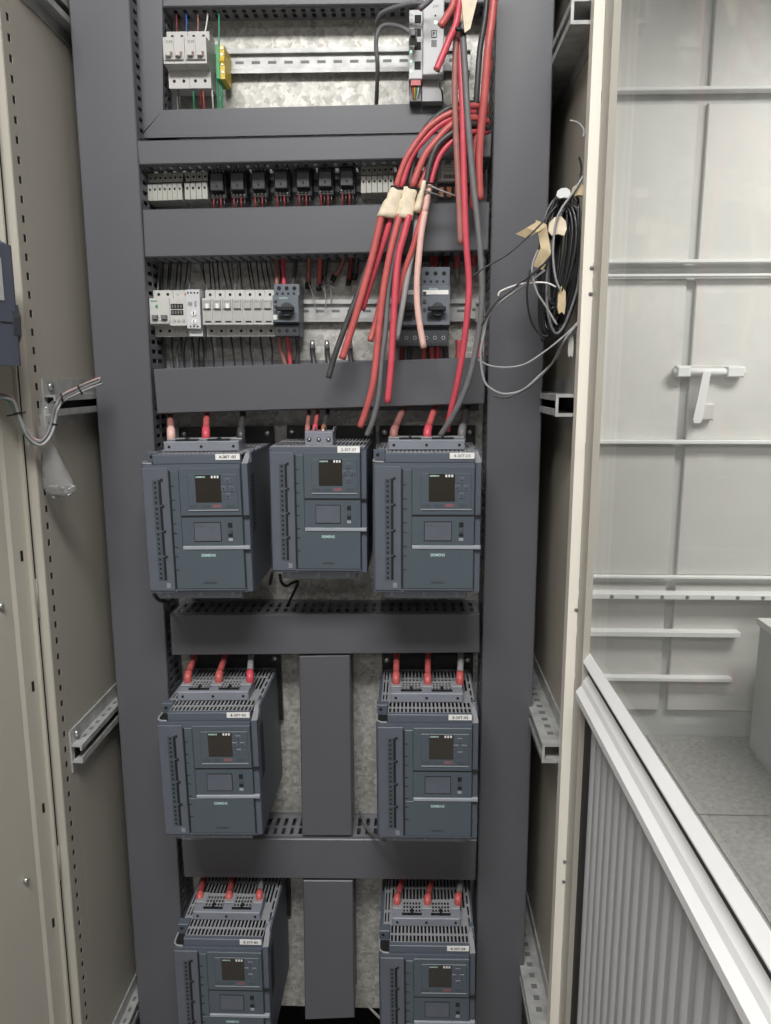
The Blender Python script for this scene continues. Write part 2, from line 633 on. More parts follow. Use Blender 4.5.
# left corner post
FXL = P(19.5, 380, YF - 0.022).x
pl = part(cabt, 'corner_post', B().box(FXL, XL - 0.001, YF - 0.022, YF - 0.018, ZB, ZT)
          .box(FXL, FXL + 0.003, YF - 0.018, YF + 0.03, ZB, ZT).box(FXL + 0.004, XL - 0.010, YF + 0.027, YF + 0.03, ZB, ZT), 'cabinet')
part(pl, 'hole_strip', post_strip(XL), 'cabinet', solid=0.0008)
part(pl, 'hole_strip_shade', B().box(XL - 0.0035, XL - 0.0012, YF - 0.012, YF + 0.008, ZB, ZT), 'hole')  # black strip added behind the holes to make them dark
# right corner post
FXR = P(588, 380, YF - 0.03).x
FXI = P(578, 380, YF - 0.03).x
pr = part(cabt, 'corner_post', B().box(FXI, FXR, YF - 0.03, YF - 0.01, ZB, ZT)
          .box(FXR - 0.006, FXR, YF - 0.01, YF + 0.03, ZB, ZT), 'post_cream')
for py in (268, 294, 610, 862, 882):
    q = P(588 - (py - 380) * 0.042, py, YF - 0.031)
    part(pr, 'screw', B().dome((FXR - 0.002, YF - 0.0302, q.z), 0.003, 0.002, 8), 'grey_cable', True)


# side rails: galvanised channels along the depth
def rail(side, ztop, label):
    s = 1 if side == 'L' else -1
    xw = XL if side == 'L' else XR + 0.008
    r = thing('side_rail', label, 'rail', (xw, YF + 0.012, ztop), 'galvanised side rails')
    y1 = 0.46

    def bb(x0, x1, y0, y1_, z0, z1):
        return (min(s * x0, s * x1), max(s * x0, s * x1), y0, y1_, z0, z1)
    dpt = 0.020 if side == 'L' else 0.040
    part(r, 'back_flange', B().box(*bb(0.0002, .003, 0, y1, -0.072, 0)), 'zinc_rail')
    part(r, 'channel', B().box(*bb(.003, dpt, 0, y1, -0.027, -0.024)).box(*bb(.003, dpt, 0, y1, -0.055, -0.052))
         .box(*bb(dpt - .003, dpt, 0, y1, -0.052, -0.045)).box(*bb(dpt - .003, dpt, 0, y1, -0.033, -0.027)), 'zinc_rail')
    part(r, 'channel_shade', B().box(*bb(.003, .004, .01, y1, -0.052, -0.027)), 'hole')  # black sheet painting the shade inside the channel
    for k in range(16):
        yy = 0.03 + k * 0.026
        part(r, 'slot', B().box(*bb(dpt * .40, dpt * .65, yy, yy + 0.010, -0.0241, -0.0236)), 'grey_cable')
    if side == 'R':
        part(r, 'end_frame', B().box(*bb(.004, dpt, -.004, 0, -0.028, -0.023)).box(*bb(.004, dpt, -.004, 0, -0.056, -0.051))
             .box(*bb(.004, .008, -.004, 0, -0.051, -0.028)).box(*bb(dpt - .004, dpt, -.004, 0, -0.051, -0.028)), 'zinc_rail')
    part(r, 'bolt', B().cyl((s * 0.003, 0.018, -0.011), 0.006, s * 0.005, 'x', 8), 'steel', True)
    return r


rail('L', PX(37, 379, XL).z, 'galvanised side rail on left panel, beside the hanging plastic bag')
rail('L', PX(70, 730, XL).z, 'bare galvanised side rail on left panel, below the plastic bag')
rail('L', PX(28, -30, XL).z + 0.02, 'topmost galvanised side rail on left panel')
rail('L', PX(112, 1026, XL).z + 0.004, 'lowest galvanised side rail on left panel, at bottom edge')
zr = [P(575, 378, YF + 0.01).z, P(565, 730, YF + 0.01).z, P(580, -25, YF).z, P(545, 1020, YF).z]
rail('R', zr[0], 'galvanised side rail on right panel, under the black wire coil')
rail('R', zr[1], 'perforated galvanised side rail on right panel at mid height of lower half')
rail('R', zr[2], 'topmost galvanised side rail on right panel')
rail('R', zr[3], 'lowest galvanised side rail on right panel, at bottom edge')

part(cabt, 'door_gap_shade', B().box(FXL - 0.020, FXL - 0.0005, YF - 0.016, YF - 0.010, ZB, ZT), 'black')  # black strip added to darken the gap between door and post
# left door, swung open past a right angle
HX, HY = FXL - 0.006, YF - 0.03
ld = part(cabt, 'left_door', B().box(-0.002, 0.0, 0, 0.75, ZB, ZT).box(-0.0005, 0.010, 0.0, 0.003, ZB, ZT)
          .prism([(0.0, 0.003), (0.003, 0.003), (0.003, 0.030), (0.0, 0.036)], 'z', ZB, ZT), 'cabinet')
ANG = math.radians(180 - 17)
ld.location = (HX, HY, 0)
ld.rotation_euler = (0, 0, ANG)
# in door coordinates: y runs along the door from the hinge, -x is the inner face after turning; flip mesh x
for v in ld.data.vertices:
    v.co.x = -v.co.x
fix(ld.data)


def door_pt(s, n, z):
    """world point on the left door: s along from hinge, n inward"""
    return Vector((HX - math.sin(math.radians(17)) * s + math.cos(math.radians(17)) * n,
                   HY - math.cos(math.radians(17)) * s - math.sin(math.radians(17)) * n, z))


for py in (557, 688, 810, 925):
    z = P(40, py, 1.07).z
    part(ld, 'punched_hole', B().box(-0.0034, -0.0026, 0.0115, 0.0165, z - 0.008, z + 0.008), 'hole')
for py in (603, 872):
    z = P(40, py, 1.07).z
    part(ld, 'hinge', B().cyl((-0.004, -0.004, z - 0.03), 0.0045, 0.06, 'z', 8), 'zinc_rail', True)
for py in (382, 422, 602, 872):
    z = P(8, py, 1.05).z
    part(ld, 'weld_stud', B().cyl((-0.0002, 0.06, z), 0.004, -0.006, 'x', 8), 'steel', True)

# right door, swung open at a right angle: plane x = XD, running towards the viewer
XD = FXR + 0.0006
Y1D = YF - 0.031               # hinge end
Y0D = 0.34                     # free end (beside the photographer)
YS = PX(596, 380, XD).y        # where the stile ends and the glass begins
rd = part(cabt, 'glass_door', B().box(XD, XD + 0.0095, YS, Y1D, ZB, ZT), 'cabinet',
          label='glazed door with ribbed lower panel')
zg0, zg1 = PX(592, 657, XD + .009).z, PX(592, 674, XD + .004).z
zl0, zl1 = PX(592, 682, XD + .008).z, PX(591, 711, XD).z
zz = zl0 - zl1
part(rd, 'stile', B().box(XD, XD + 0.03, Y0D - 0.06, Y0D, ZB, ZT), 'cabinet')
part(rd, 'top_rail', B().box(XD, XD + 0.03, Y0D, YS, ZT - 0.06, ZT), 'cabinet')
part(rd, 'glass_pane', B().box(XD + 0.0105, XD + 0.0145, Y0D, YS + 0.004, zg0 - 0.005, ZT - 0.06), 'glass')
part(rd, 'glass_bottom_rail', B().prism([(XD + 0.001, zg1), (XD + 0.001, zg1 + 0.002), (XD + 0.0095, zg0), (XD + 0.0095, zg1)], 'y', Y0D, YS - .0004), 'white_rail')
part(rd, 'rail_gap', B().box(XD + 0.0085, XD + 0.0095, Y0D, YS - .0004, zl0, zg1), 'black')
part(rd, 'ribbed_panel_rail', B().prism([(XD + 0.0095, zl0 - .0002), (XD + 0.002, zl0 - zz * .34), (XD - 0.0005, zl0 - zz * .60), (XD - 0.008, zl0 - zz * .92),
                                         (XD - 0.008, zl1 - zz * .30), (XD - 0.004, zl1 - zz * .34), (XD + 0.0095, zl1 - zz * .34)], 'y', Y0D, YS - .0004), 'white_rail')
part(rd, 'panel_sheet', B().box(XD + 0.0075, XD + 0.0095, Y0D, YS - .045, ZB + 0.06, zl1 - zz * .3), 'rib_panel')
part(rd, 'panel_gap_shade', B().box(XD + 0.0075, XD + 0.0095, YS - .045, YS - .0004, ZB, zl1 - zz * .3), 'black')  # black strip added for the dark of the open gap beside the ribs
part(rd, 'bottom_rail', B().box(XD, XD + 0.03, Y0D, YS - .016, ZB, ZB + 0.06), 'white_rail')
rp = 0.0305
rib_me = B().prism([(0.004, 0.0), (0.0020, 0.0015), (0.0006, 0.0035), (-0.0002, 0.006), (-0.0002, 0.008), (0.0006, 0.0105), (0.0020, 0.0125), (0.004, 0.014)], 'z', ZB + 0.06, zl1 - zz * .25).mesh('rib', 'rib_panel')
fix(rib_me)
for k in range(int((YS - Y0D) / rp) - 2):
    part(rd, 'rib', rib_me, None, loc=(XD + .0035, YS - 0.066 - k * rp, 0))

# ------------------------------------------------------------------ wiring ducts
YD = 1.27                      # duct cover plane


def duct(label, tl, tr, br, bl, horizontal, yf=YD, walls=(0, 1), pitch=0.0158, mitre=None, group='grey wiring ducts'):
    q = [P(*p, yf) for p in (tl, tr, br, bl)]
    base = Vector((q[3].x, yf, q[3].z))
    l = [(p.x - base.x, p.z - base.z) for p in q]
    t = thing('wiring_duct', label, 'wiring duct', base, group)
    poly = mitre([(p.x - base.x, p.z - base.z) for p in q]) if mitre else l
    if mitre:
        part(t, 'cover', B().prism(poly, 'y', 0.0, 0.004), 'duct')
    else:
        part(t, 'cover', B().quadbox(l, 0.0, 0.009, 0.0018), 'duct')
    dp = YP - yf
    # slotted side walls
    for k in walls:
        if horizontal:
            a, b_ = (l[0], l[1]) if k == 0 else (l[3], l[2])
            dz = -0.0016 if k == 0 else 0.0016
            o = Vector((a[0], 0.009, a[1] + dz))
            e = Vector((b_[0], 0.009, b_[1] + dz))
        else:
            a, b_ = (l[3], l[0]) if k == 0 else (l[2], l[1])
            dx = 0.0016 if k == 0 else -0.0016
            o = Vector((a[0] + dx, 0.009, a[1]))
            e = Vector((b_[0] + dx, 0.009, b_[1]))
        u = (e - o)
        L = u.length
        u.normalize()
        n = max(1, int(L / pitch))
        ub = [0.0]
        off = (L - n * pitch) / 2
        for i in range(n):
            ub += [off + i * pitch + 0.0045, off + i * pitch + 0.0115]
        ub.append(L)
        dd = dp - 0.009
        vb = [0.0, dd * .10, dd * .38, dd * .46, dd * .80, dd]
        part(t, 'slotted_wall', B().sheet(o, u, (0, 1, 0), ub, vb, lambda i, j: i % 2 == 1 and j in (1, 3)), 'duct_wall_lit', solid=0.0016)
    xs = [p[0] for p in l]
    zs = [p[1] for p in l]
    part(t, 'duct_base', B().box(min(xs) + .003, max(xs) - .003, dp - 0.003, dp - 0.0005, min(zs) + .003, max(zs) - .003), 'duct_wall_lit')
    return t


def lerp(a, b, t):
    return a + (b - a) * t


# vertical trunks left and right (extend past the frame top and bottom)
duct('wide grey vertical wiring duct on the left side of the plate', (64, -60), (126, -60), (189, 1060), (142, 1060), False, yf=YD - 0.002)
duct('wide grey vertical wiring duct on the right side of the plate', (497, -60), (557, -60), (521, 1060), (474, 1060), False, yf=YD - 0.002)
# mitred frame ducts round the topmost compartment
duct('narrow vertical wiring duct left of the topmost breakers', (136, -60), (162, -60), (163, 110), (138, 138), False, yf=1.303,
     mitre=lambda l: [l[0], l[1], l[2], l[3]])
duct('horizontal wiring duct with mitred left end under the topmost breakers', (163, 110), (444, 103), (492, 131), (140, 138), True,
     mitre=lambda l: l, walls=(0,), yf=1.303)
duct('horizontal wiring duct along the upper edge of the photo', (162.3, -50), (494, -50), (493, 3), (162.3, 7), True, walls=(1,), yf=1.303)
duct('thin grey wiring duct directly above the relay row', (135.5, 140.5), (492, 132.5), (491, 157), (139, 165), True)
duct('grey wiring duct between the relay row and the fuse row', (142, 209.5), (490, 201.5), (488.5, 250.5), (144.5, 257.5), True)
duct('tilted grey wiring duct just above the three upper drives', (153, 369), (486, 357), (484.5, 404), (157, 414), True)
duct('grey wiring duct under the three upper drives', (169.5, 614.5), (479.5, 613.5), (479.8, 653), (171.5, 655.5), True)
duct('grey wiring duct between middle and bottom drives', (181, 838.5), (477, 840), (475.5, 880.5), (184, 877.5), True)
duct('short vertical wiring duct between the two middle drives', (299, 656), (350, 655), (352, 836), (302, 836), False, yf=YD + 0.004)
duct('short vertical wiring duct between the two bottom drives', (303, 880.5), (353, 880.5), (354.5, 1018), (305, 1020), False, yf=YD + 0.004)


# ------------------------------------------------------------------ soft starters ("drives")
YDR = 1.145
REF = P(373, 463, YDR), P(483, 463, YDR), P(373, 592, YDR)
DW = REF[1].x - REF[0].x
DH = REF[0].z - REF[2].z
DD = YP - YDR


def drive(big=True, w=DW, h=DH, dep=DD):
    """origin at front lower left corner; x right, y into the cabinet, z up"""
    t = thing('soft_starter', 'x', 'soft starter', (0, 0, 0), 'grey-blue soft starter drives')

    def fx(a):
        return a * w

    def fz(a):                 # a: pixel row in the reference drive (463 top, 592 bottom)
        return (592 - a) / 129 * h
    r = 0.007
    foot = [(0, dep - .012), (0, r), (r * .3, r * .3), (r, 0), (fx(.936), 0), (fx(.945), .003), (fx(.992), .004), (w, .010), (w, dep - .012)]
    hs = part(t, 'housing', B().prism(foot, 'z', 0, h), 'housing')
    part(hs, 'corner_seam', B().box(fx(.936) - .0006, fx(.936) + .0006, -.0006, .004, fz(588), h), 'black')
    # ribs on the right flank
    for k in range(14):
        z = h * .45 + k * h * .033
        part(hs, 'side_slot', B().prism([(dep * .10, z), (dep * .22, z + .004), (dep * .22, z + .0065), (dep * .10, z + .0025)], 'x', w - .0006, w + .0005), 'hole')
    top = h
    if big:
        bh = 0.0145
        top = h + bh
        ub_ = part(t, 'upper_block', B().box(fx(.115), fx(.936), .004, .012, h, top, .001)
                   .box(fx(.03), fx(.03) + .002, .052, dep - .012, h, top).box(fx(.985), fx(.985) + .003, .03, dep - .012, h, top), 'housing')
        part(ub_, 'vent_shade', B().box(fx(.12), fx(.98), .013, dep - .013, h + .0002, h + .003).box(fx(.05), fx(.12), .056, dep - .013, h + .0002, h + .003), 'hole')  # black plates deepening the shade under the grille
        # slotted top
        n = 21
        x0, x1 = fx(.118), fx(.936)
        pt = (x1 - x0) / n
        ub = [0.0]
        for k in range(n):
            ub += [k * pt + pt * .22, k * pt + pt * .78]
        ub.append(x1 - x0)
        vb = [0, .006, .022, .026, .046, .060, .092, .144, .150, .186, dep - .012 - .008]
        part(ub_, 'top_grille', B().sheet((x0, .008, top - .001), (1, 0, 0), (0, 1, 0), ub, vb,
             lambda i, j: i % 2 == 1 and j in (1, 3, 6, 8)), 'terminal_top', solid=.0016)
        xr0, xr1 = fx(.936), fx(.988)
        ubr = [0, .0025, .0055, .0082, .0112, xr1 - xr0]
        part(ub_, 'side_grille', B().sheet((xr0, .045, top - .001), (1, 0, 0), (0, 1, 0), ubr, [0, .006, .030, .036, .060, .066, .090, .096, dep - .045 - .025, dep - .045 - .012],
             lambda i, j: i in (1, 3) and j % 2 == 1), 'terminal_top', solid=.0016)
        part(ub_, 'side_grille', B().sheet((fx(.035), .056, top - .001), (1, 0, 0), (0, 1, 0), [0, .003, .0055, .0085, .011, fx(.118) - fx(.035)], [0, .006, .030, .036, .085, .091, dep - .056 - .025, dep - .056 - .012],
             lambda i, j: i in (1, 3) and j % 2 == 1), 'terminal_top', solid=.0016)
        part(ub_, 'chamfer', B().add([(fx(.94), .005, h), (fx(.998), .006, h), (fx(.998), .045, h), (fx(.94), .045, h),
                                      (fx(.94), .036, top - .002), (fx(.985), .038, top - .002), (fx(.985), .045, top - .002), (fx(.94), .045, top - .002)],
                                     [(0, 1, 5, 4), (1, 2, 6, 5), (2, 3, 7, 6), (3, 0, 4, 7), (4, 5, 6, 7), (0, 3, 2, 1)]), 'terminal_top')
        e = part(t, 'mounting_ear', B().box(fx(.0), fx(.112), .036, .052, h, top + .002, .001), 'housing')
        part(e, 'ear_hole', B().cyl((fx(.04), .0352, h + .009), .0028, .003, 'y', 8), 'hole')
        e = part(t, 'mounting_ear', B().box(fx(.955), fx(1.0), .048, .060, h, top + .002, .001), 'housing')
        part(e, 'ear_hole', B().cyl((fx(.975), .0472, h + .009), .0028, .003, 'y', 8), 'hole')
        # left upper corner: black plate painting the recess's shade, with rounded lip
        part(hs, 'recess_shade', B().box(fx(.012), fx(.108), .004, .033, h + .0001, h + .0008), 'hole')
        part(hs, 'corner_lip', B().tube([(fx(.108), .0025, h + .0015), (fx(.05), .0035, h + .0015), (fx(.012), .010, h + .0015), (fx(.005), .022, h + .0015), (fx(.005), .034, h + .0015)], .0018, 6), 'terminal_top', True)
        # terminal block on top
        ty0, ty1, th = .050, .100, .0165
        tb = part(t, 'terminal_block', B().box(fx(.136), fx(.864), ty0, ty1, top, top + th, .0015), 'housing_light')
        for a in (.19, .50, .81):
            part(tb, 'terminal_hole', B().cyl((fx(a), ty0 - .0004, top + th * .5), .0024, .003, 'y', 10), 'hole')
            part(tb, 'lug_socket', B().box(fx(a) - .009, fx(a) + .009, ty0 + .022, ty1 - .002, top + th, top + th + .003, .001), 'terminal_top')
        for a in (.345, .655):
            g0 = fx(a) - .0165
            ub2 = [0]
            for k in range(6):
                ub2 += [.0015 + k * .0054, .0015 + k * .0054 + .0033]
            ub2.append(.033)
            gi = part(tb, 'vent_insert', B().sheet((g0, ty0 + .010, top + th + .0022), (1, 0, 0), (0, 1, 0), ub2,
                      [0, .003, .010, .0125, .0195, .022, .029, .031, .036], lambda i, j: i % 2 == 1 and j in (1, 3, 5)), 'terminal_top', solid=.0012)
            part(tb, 'insert_shade', B().box(g0, g0 + .033, ty0 + .010, ty0 + .046, top + th + .0001, top + th + .0008), 'hole')  # black sheet, shade below the slots put into its colour
            part(tb, 'latch_slot', B().box(g0 - .001, g0 + .034, ty0 + .0075, ty0 + .0105, top + th, top + th + .0032)
                 .box(g0 + .0145, g0 + .0185, ty0 + .0075, ty0 + .020, top + th, top + th + .0045), 'hole')
    else:
        # narrow ribs running back to the wall, small three pole terminal
        n = 25
        pt = (w - .006) / n
        ub = [0.0]
        for k in range(n):
            ub += [k * pt + pt * .18, k * pt + pt * .82]
        ub.append(w - .006)
        rim = part(t, 'upper_rim', B().box(.003, w - .003, .002, .006, h, h + .003).box(.003, .006, .006, dep - .012, h, h + .003).box(w - .006, w - .003, .006, dep - .012, h, h + .003), 'housing')
        top = h + .003
        part(rim, 'vent_shade', B().box(.006, w - .006, .006, dep - .013, h + .0002, h + .0009), 'hole')  # black plate painting the shade below the fins
        part(rim, 'top_grille', B().sheet((.003, .003, top), (1, 0, 0), (0, 1, 0), ub, [0, .005, .020, .024, dep * .55, dep * .6, dep - .018],
             lambda i, j: i % 2 == 1 and j in (1, 3, 5)), 'terminal_top', solid=.0016)
        ty0, ty1, th = .030, .075, .022
        tb = part(t, 'terminal_block', B().box(fx(.35), fx(.64), ty0, ty1, top - .002, top + th, .0015), 'housing_light')
        for a in (.395, .495, .595):
            part(tb, 'terminal_hole', B().cyl((fx(a), ty0 - .0004, top + th * .42), .0036, .003, 'y', 12), 'hole')
            part(tb, 'terminal_screw', B().dome((fx(a), ty0 - .0003, top + th * .42), .0022, .0012, 8), 'steel', True)
            part(tb, 'divider', B().box(fx(a + .045), fx(a + .055), ty0 + .004, ty1, top + th, top + th + .006), 'housing_light')
    # black mounting plate with two screws
    pz = h + (.044 if big else .026)
    bp = part(t, 'back_plate', B().box(.003, w + .006, dep - .012, dep - .0005, h * .55, pz), 'black_plate')
    for a in (.012, w - .004):
        part(bp, 'screw', B().dome((a, dep - .012, pz - .011), .0055, .004, 12), 'steel', True)
    # left control column with four plug-in terminal strips
    cs = part(t, 'terminal_column', B().box(fx(.02), fx(.262), -.0022, .002, fz(590), fz(466), .0008), 'strip')
    part(cs, 'groove', B().box(fx(.264), fx(.278), -.0006, .001, fz(588), fz(469)), 'black')
    for k in range(8):
        z = fz(484 + k * 11.8 + (2 if k % 2 else 0))
        part(cs, 'tick', B().box(fx(.28), fx(.315), -.0031, -.0026, z - .0006, z + .0006), 'black')
    edges = [477.5, 503.5, 529, 554.5, 580]
    for k in range(4):
        za, zb = fz(edges[k + 1] - 1), fz(edges[k] + 0.5)
        c = part(cs, 'connector', B().box(fx(.112), fx(.165), -.0030, -.0020, za, zb), 'cover_deep')
        part(c, 'connector_gap', B().box(fx(.168), fx(.192), -.0026, -.0020, za, zb), 'hole')
        part(c, 'release_tab', B().box(fx(.188), fx(.212), -.0034, -.0020, zb - .0015, zb + .0022), 'black')
        n = 5
        for j in range(n):
            zz_ = za + (zb - za) * (j + .5) / n
            part(c, 'clamp', B().cyl((fx(.138), -.0034, zz_), .0019, .0015, 'y', 8), 'hole')
    part(cs, 'status_window', B().box(fx(.185), fx(.225), -.0030, -.0020, fz(587), fz(582)), 'housing_light')
    # front cover
    fc = part(t, 'front_cover', B().box(fx(.282), fx(.932), -.0026, .002, fz(588), fz(548), .0008)
              .box(fx(.282), fx(.36), -.0026, .002, fz(548), fz(469), .0008), 'cover')
    part(fc, 'cover_edge', B().box(fx(.282), fx(.93), -.0030, -.0022, fz(589.4), fz(588.2)), 'strip')
    lg = part(fc, 'brand_lettering', text_mesh('SIEMENS', fx(.135), .0044, 'logo', bold=.012), None, loc=(fx(.60), -.0030, fz(553.5)))
    part(fc, 'type_lettering', text_mesh('3RW5055', fx(.12), .0036, 'black'), None, loc=(fx(.60), -.0030, fz(581.8)))
    part(t, 'stripe', B().box(fx(.362), fx(.995), -.0040, .002, fz(547.8), fz(544.2), .0008), 'stripe', label='light grey stripe across the front')
    rc = part(t, 'indicator_panel', B().box(fx(.362), fx(.932), -.0012, .002, fz(544.2), fz(515), 0), 'cover')
    part(rc, 'shadow_gap', B().box(fx(.362), fx(.998), -.0014, .004, fz(515.4), fz(514.0)), 'black')
    cw = part(rc, 'card_window', B().box(fx(.48), fx(.724), -.0024, -.0012, fz(539), fz(521)), 'strip')
    b = B()
    wx0, wx1, wz0, wz1 = fx(.474), fx(.730), fz(539.8), fz(520.2)
    part(cw, 'window_outline', b.box(wx0, wx1, -.0018, -.0010, wz0, wz1), 'black')
    for k in range(3):
        part(cw, 'window_mark', B().box(fx(.50 + k * .03), fx(.512 + k * .03), -.0027, -.0023, fz(524.5), fz(523.3)), 'cover_deep')
    for (pz_, hh, m) in ((523.3, 2.2, 'black'), (529.6, 1.6, 'cover_deep'), (533.6, 1.2, 'black'), (538, 1.4, 'stripe')):
        part(rc, 'indicator', B().box(fx(.796), fx(.836), -.0024, -.0012, fz(pz_ + hh), fz(pz_ - hh)), m)
    # operator panel
    hm = part(t, 'operator_panel', B().box(fx(.362), fx(.932), -.0026, .002, fz(513.8), fz(466.5), .0008), 'cover')
    part(hm, 'bezel', B().box(fx(.44), fx(.905), -.0036, -.0024, fz(508), fz(472.6), .0008), 'cover')
    part(hm, 'bezel_lip', B().box(fx(.44), fx(.905), -.0042, -.0034, fz(508.6), fz(507.6)), 'stripe')
    part(hm, 'screen', B().box(fx(.515), fx(.752), -.0044, -.0034, fz(500), fz(473.2)), 'screen')
    part(hm, 'brand_lettering', text_mesh('SIEMENS', fx(.088), .0026, 'logo', bold=.015), None, loc=(fx(.566), -.0047, fz(475.2)))
    for k in range(3):
        part(hm, 'lamp_mark', B().box(fx(.665 + k * .027), fx(.682 + k * .027), -.0048, -.0043, fz(476.4), fz(474.0)), 'mark_white')
    for (a, pz_) in ((.815, 479.5), (.775, 487), (.855, 487), (.815, 494.5)):
        bt = part(hm, 'button', B().box(fx(a - .026), fx(a + .026), -.0046, -.0034, fz(pz_ + 2.9), fz(pz_ - 2.9), .0008), 'strip')
        part(bt, 'arrow', B().prism([(fx(a) - .0016, fz(pz_) - .0012), (fx(a) + .0016, fz(pz_) - .0012), (fx(a), fz(pz_) + .0016)], 'y', -.0049, -.0044), 'black')
    for (a, m) in ((.49, 'cover_deep'), (.60, 'cover_deep'), (.705, 'red_mark'), (.83, 'cover_deep')):
        part(hm, 'soft_key', B().box(fx(a - .04), fx(a + .04), -.0041, -.0034, fz(505.6), fz(502.6)), m)
    # bottom bracket
    bb = part(t, 'bottom_bracket', B().box(fx(.10), fx(.88), .012, .09, -.0135, 0.0, .001), 'housing_light')
    for a in (.17, .48, .79):
        part(bb, 'bracket_tab', B().box(fx(a) - .0025, fx(a) + .0025, .0105, .012, -.010, -.003), 'stripe')
    # number label
    zl = (fz(459.2), fz(453.4)) if big else (h - .006, h + .0045)
    yl = .0028 if big else -.0008
    nl = part(t, 'number_label', B().box(fx(.705), fx(.93), yl, yl + .0012, zl[0], zl[1]), 'paper', label='white number label')
    return t


def put_drive(proto, tl, tr, Y, label, number, first=False, w=DW, h=DH):
    a, b_ = P(*tl, Y), P(*tr, Y)
    t = proto if first else copy_tree(proto)
    ang = math.atan2(b_.z - a.z, b_.x - a.x)
    t.location = (a.x, Y, a.z - h)
    t.rotation_euler = (0, -ang * 0.6, 0)
    t['label'] = label
    nl = [c for c in bpy.data.objects if c.parent == t and c.name.startswith('number_label')][0]
    big = proto is drive_big
    zc = (592 - 456.3) / 129 * h if big else h - .00075
    yy = (.0028 if big else -.0008) - .0003
    part(nl, 'lettering', text_mesh(number, w * .15, .0045, 'ink'), None, loc=(w * .8175, yy, zc))
    return t


drive_big = drive()
TOPROW = 'upper row, '
put_drive(drive_big, (373, 463), (483, 462.5), YDR, 'large grey-blue soft starter at the right end of the upper row of three', '4-30T-03', True)
put_drive(drive_big, (141.5, 465), (251, 462.5), YDR, 'large grey-blue soft starter at the left end of the upper row of three', '1-30T-01')
put_drive(drive_big, (158, 722.5), (261, 720.5), YDR, 'grey-blue soft starter left of the short duct in the middle row', '5-30T-02')
put_drive(drive_big, (377, 724), (480.5, 724), YDR, 'grey-blue soft starter right of the short duct in the middle row', '2-30T-02')
put_drive(drive_big, (172.8, 947.5), (268.8, 949), YDR, 'grey-blue soft starter at bottom left, cut off by the photo edge', '3-30T-01')
put_drive(drive_big, (380, 954.5), (477.5, 955), YDR, 'grey-blue soft starter at bottom right, cut off by the photo edge', '6-30T-04')
YC = 1.175
CW = P(367, 449, YC).x - P(268, 449, YC).x
CH = P(268, 449, YC).z - P(268, 572, YC).z
drive_small = drive(False, CW, CH, YP - YC)
put_drive(drive_small, (268, 449), (367, 449), YC, 'smaller soft starter with finned top between the two large upper ones', '2-30T-07', True, CW, CH)

# ------------------------------------------------------------------ rails and modules
def din_rail(label, x0, x1, py, yslope=0.0):
    a, b_ = P(x0, py, YP), P(x1, py, YP)
    t = thing('din_rail', label, 'rail', (a.x, YP, a.z), 'top hat rails')
    L = b_.x - a.x
    part(t, 'rail_web', B().box(0, L, -.0085, -.007, -.0125, .0125), 'zinc_rail')
    part(t, 'rail_flange', B().box(0, L, -.0155, -.0140, .0125, .0185).box(0, L, -.0155, -.0005, .0115, .0127), 'zinc_rail')
    part(t, 'rail_flange', B().box(0, L, -.0155, -.0140, -.0185, -.0125).box(0, L, -.0155, -.0005, -.0127, -.0115), 'zinc_rail')
    k = 0
    x = .02
    while x < L - .02:
        part(t, 'rail_slot', B().box(x, x + .014, -.0088, -.0084, -.0022, .0022), 'grey_cable')
        x += .027
    return t


din_rail('galvanised top hat rail in the topmost compartment behind breakers', 160, 470, 66)
din_rail('galvanised top hat rail behind the black relays', 146, 480, 184)
din_rail('galvanised top hat rail behind the fuses and motor starters', 152, 480, 312)


def module(name, label, cat, x0, x1, ztop, zbot, Yf, group=None, rec=.022, zc0=.30, zc1=.72, m='mcb_white', body='body'):
    """modular device on a rail: stepped side profile; x0,x1 world, z world"""
    H = ztop - zbot
    t = thing(name, label, cat, (x0, Yf, zbot), group)
    w = x1 - x0 - .0006
    D = YP - Yf - .0157
    prof = [(rec, 0), (rec, H * (zc0 - .03)), (0, H * zc0), (0, H * zc1), (rec, H * (zc1 + .03)), (rec, H), (D, H), (D, 0)]
    part(t, body, B().prism(prof, 'x', 0, w), m)
    t['w'], t['h'] = w, H
    return t, w, H


YM = 1.283
# topmost two-pole breakers
for k, (xa, xb, lab) in enumerate([(163.5, 185, 'white two-pole circuit breaker at the left end of the topmost rail'),
                                   (185, 207, 'white two-pole circuit breaker beside the yellow-green terminal')]):
    a, b_ = P(xa, 56, YM), P(xb, 56, YM)
    t, w, H = module('circuit_breaker', lab, 'circuit breaker', a.x, b_.x, P(180, 31, YM + .02).z, P(180, 88, YM + .02).z, YM, 'two-pole breakers', zc0=.34, zc1=.80)
    for j in range(2):
        xc = w * (.27 + .46 * j)
        for zf in (.91, .13):
            part(t, 'terminal_hole', B().cyl((xc, .0216, H * zf), .0026, .002, 'y', 8), 'hole')
        part(t, 'window', B().box(xc - .0055, xc + .0055, -.0006, .0, H * .43, H * .55), 'brown_red')
        tg = part(t, 'toggle', B().box(xc - .004, xc + .004, -.009, 0, H * .44, H * .52, .001), 'mcb_white')
    part(t, 'rating_lettering', text_mesh('C10', w * .3, .004, 'ink'), None, loc=(w * .3, -.0003, H * .72))
    part(t, 'toggle_bar', B().box(w * .06, w * .94, -.003, 0, H * .40, H * .44), 'mcb_grey')
    part(t, 'pole_gap', B().box(w * .495, w * .505, -.0004, .001, H * .35, H * .78), 'grey_cable')
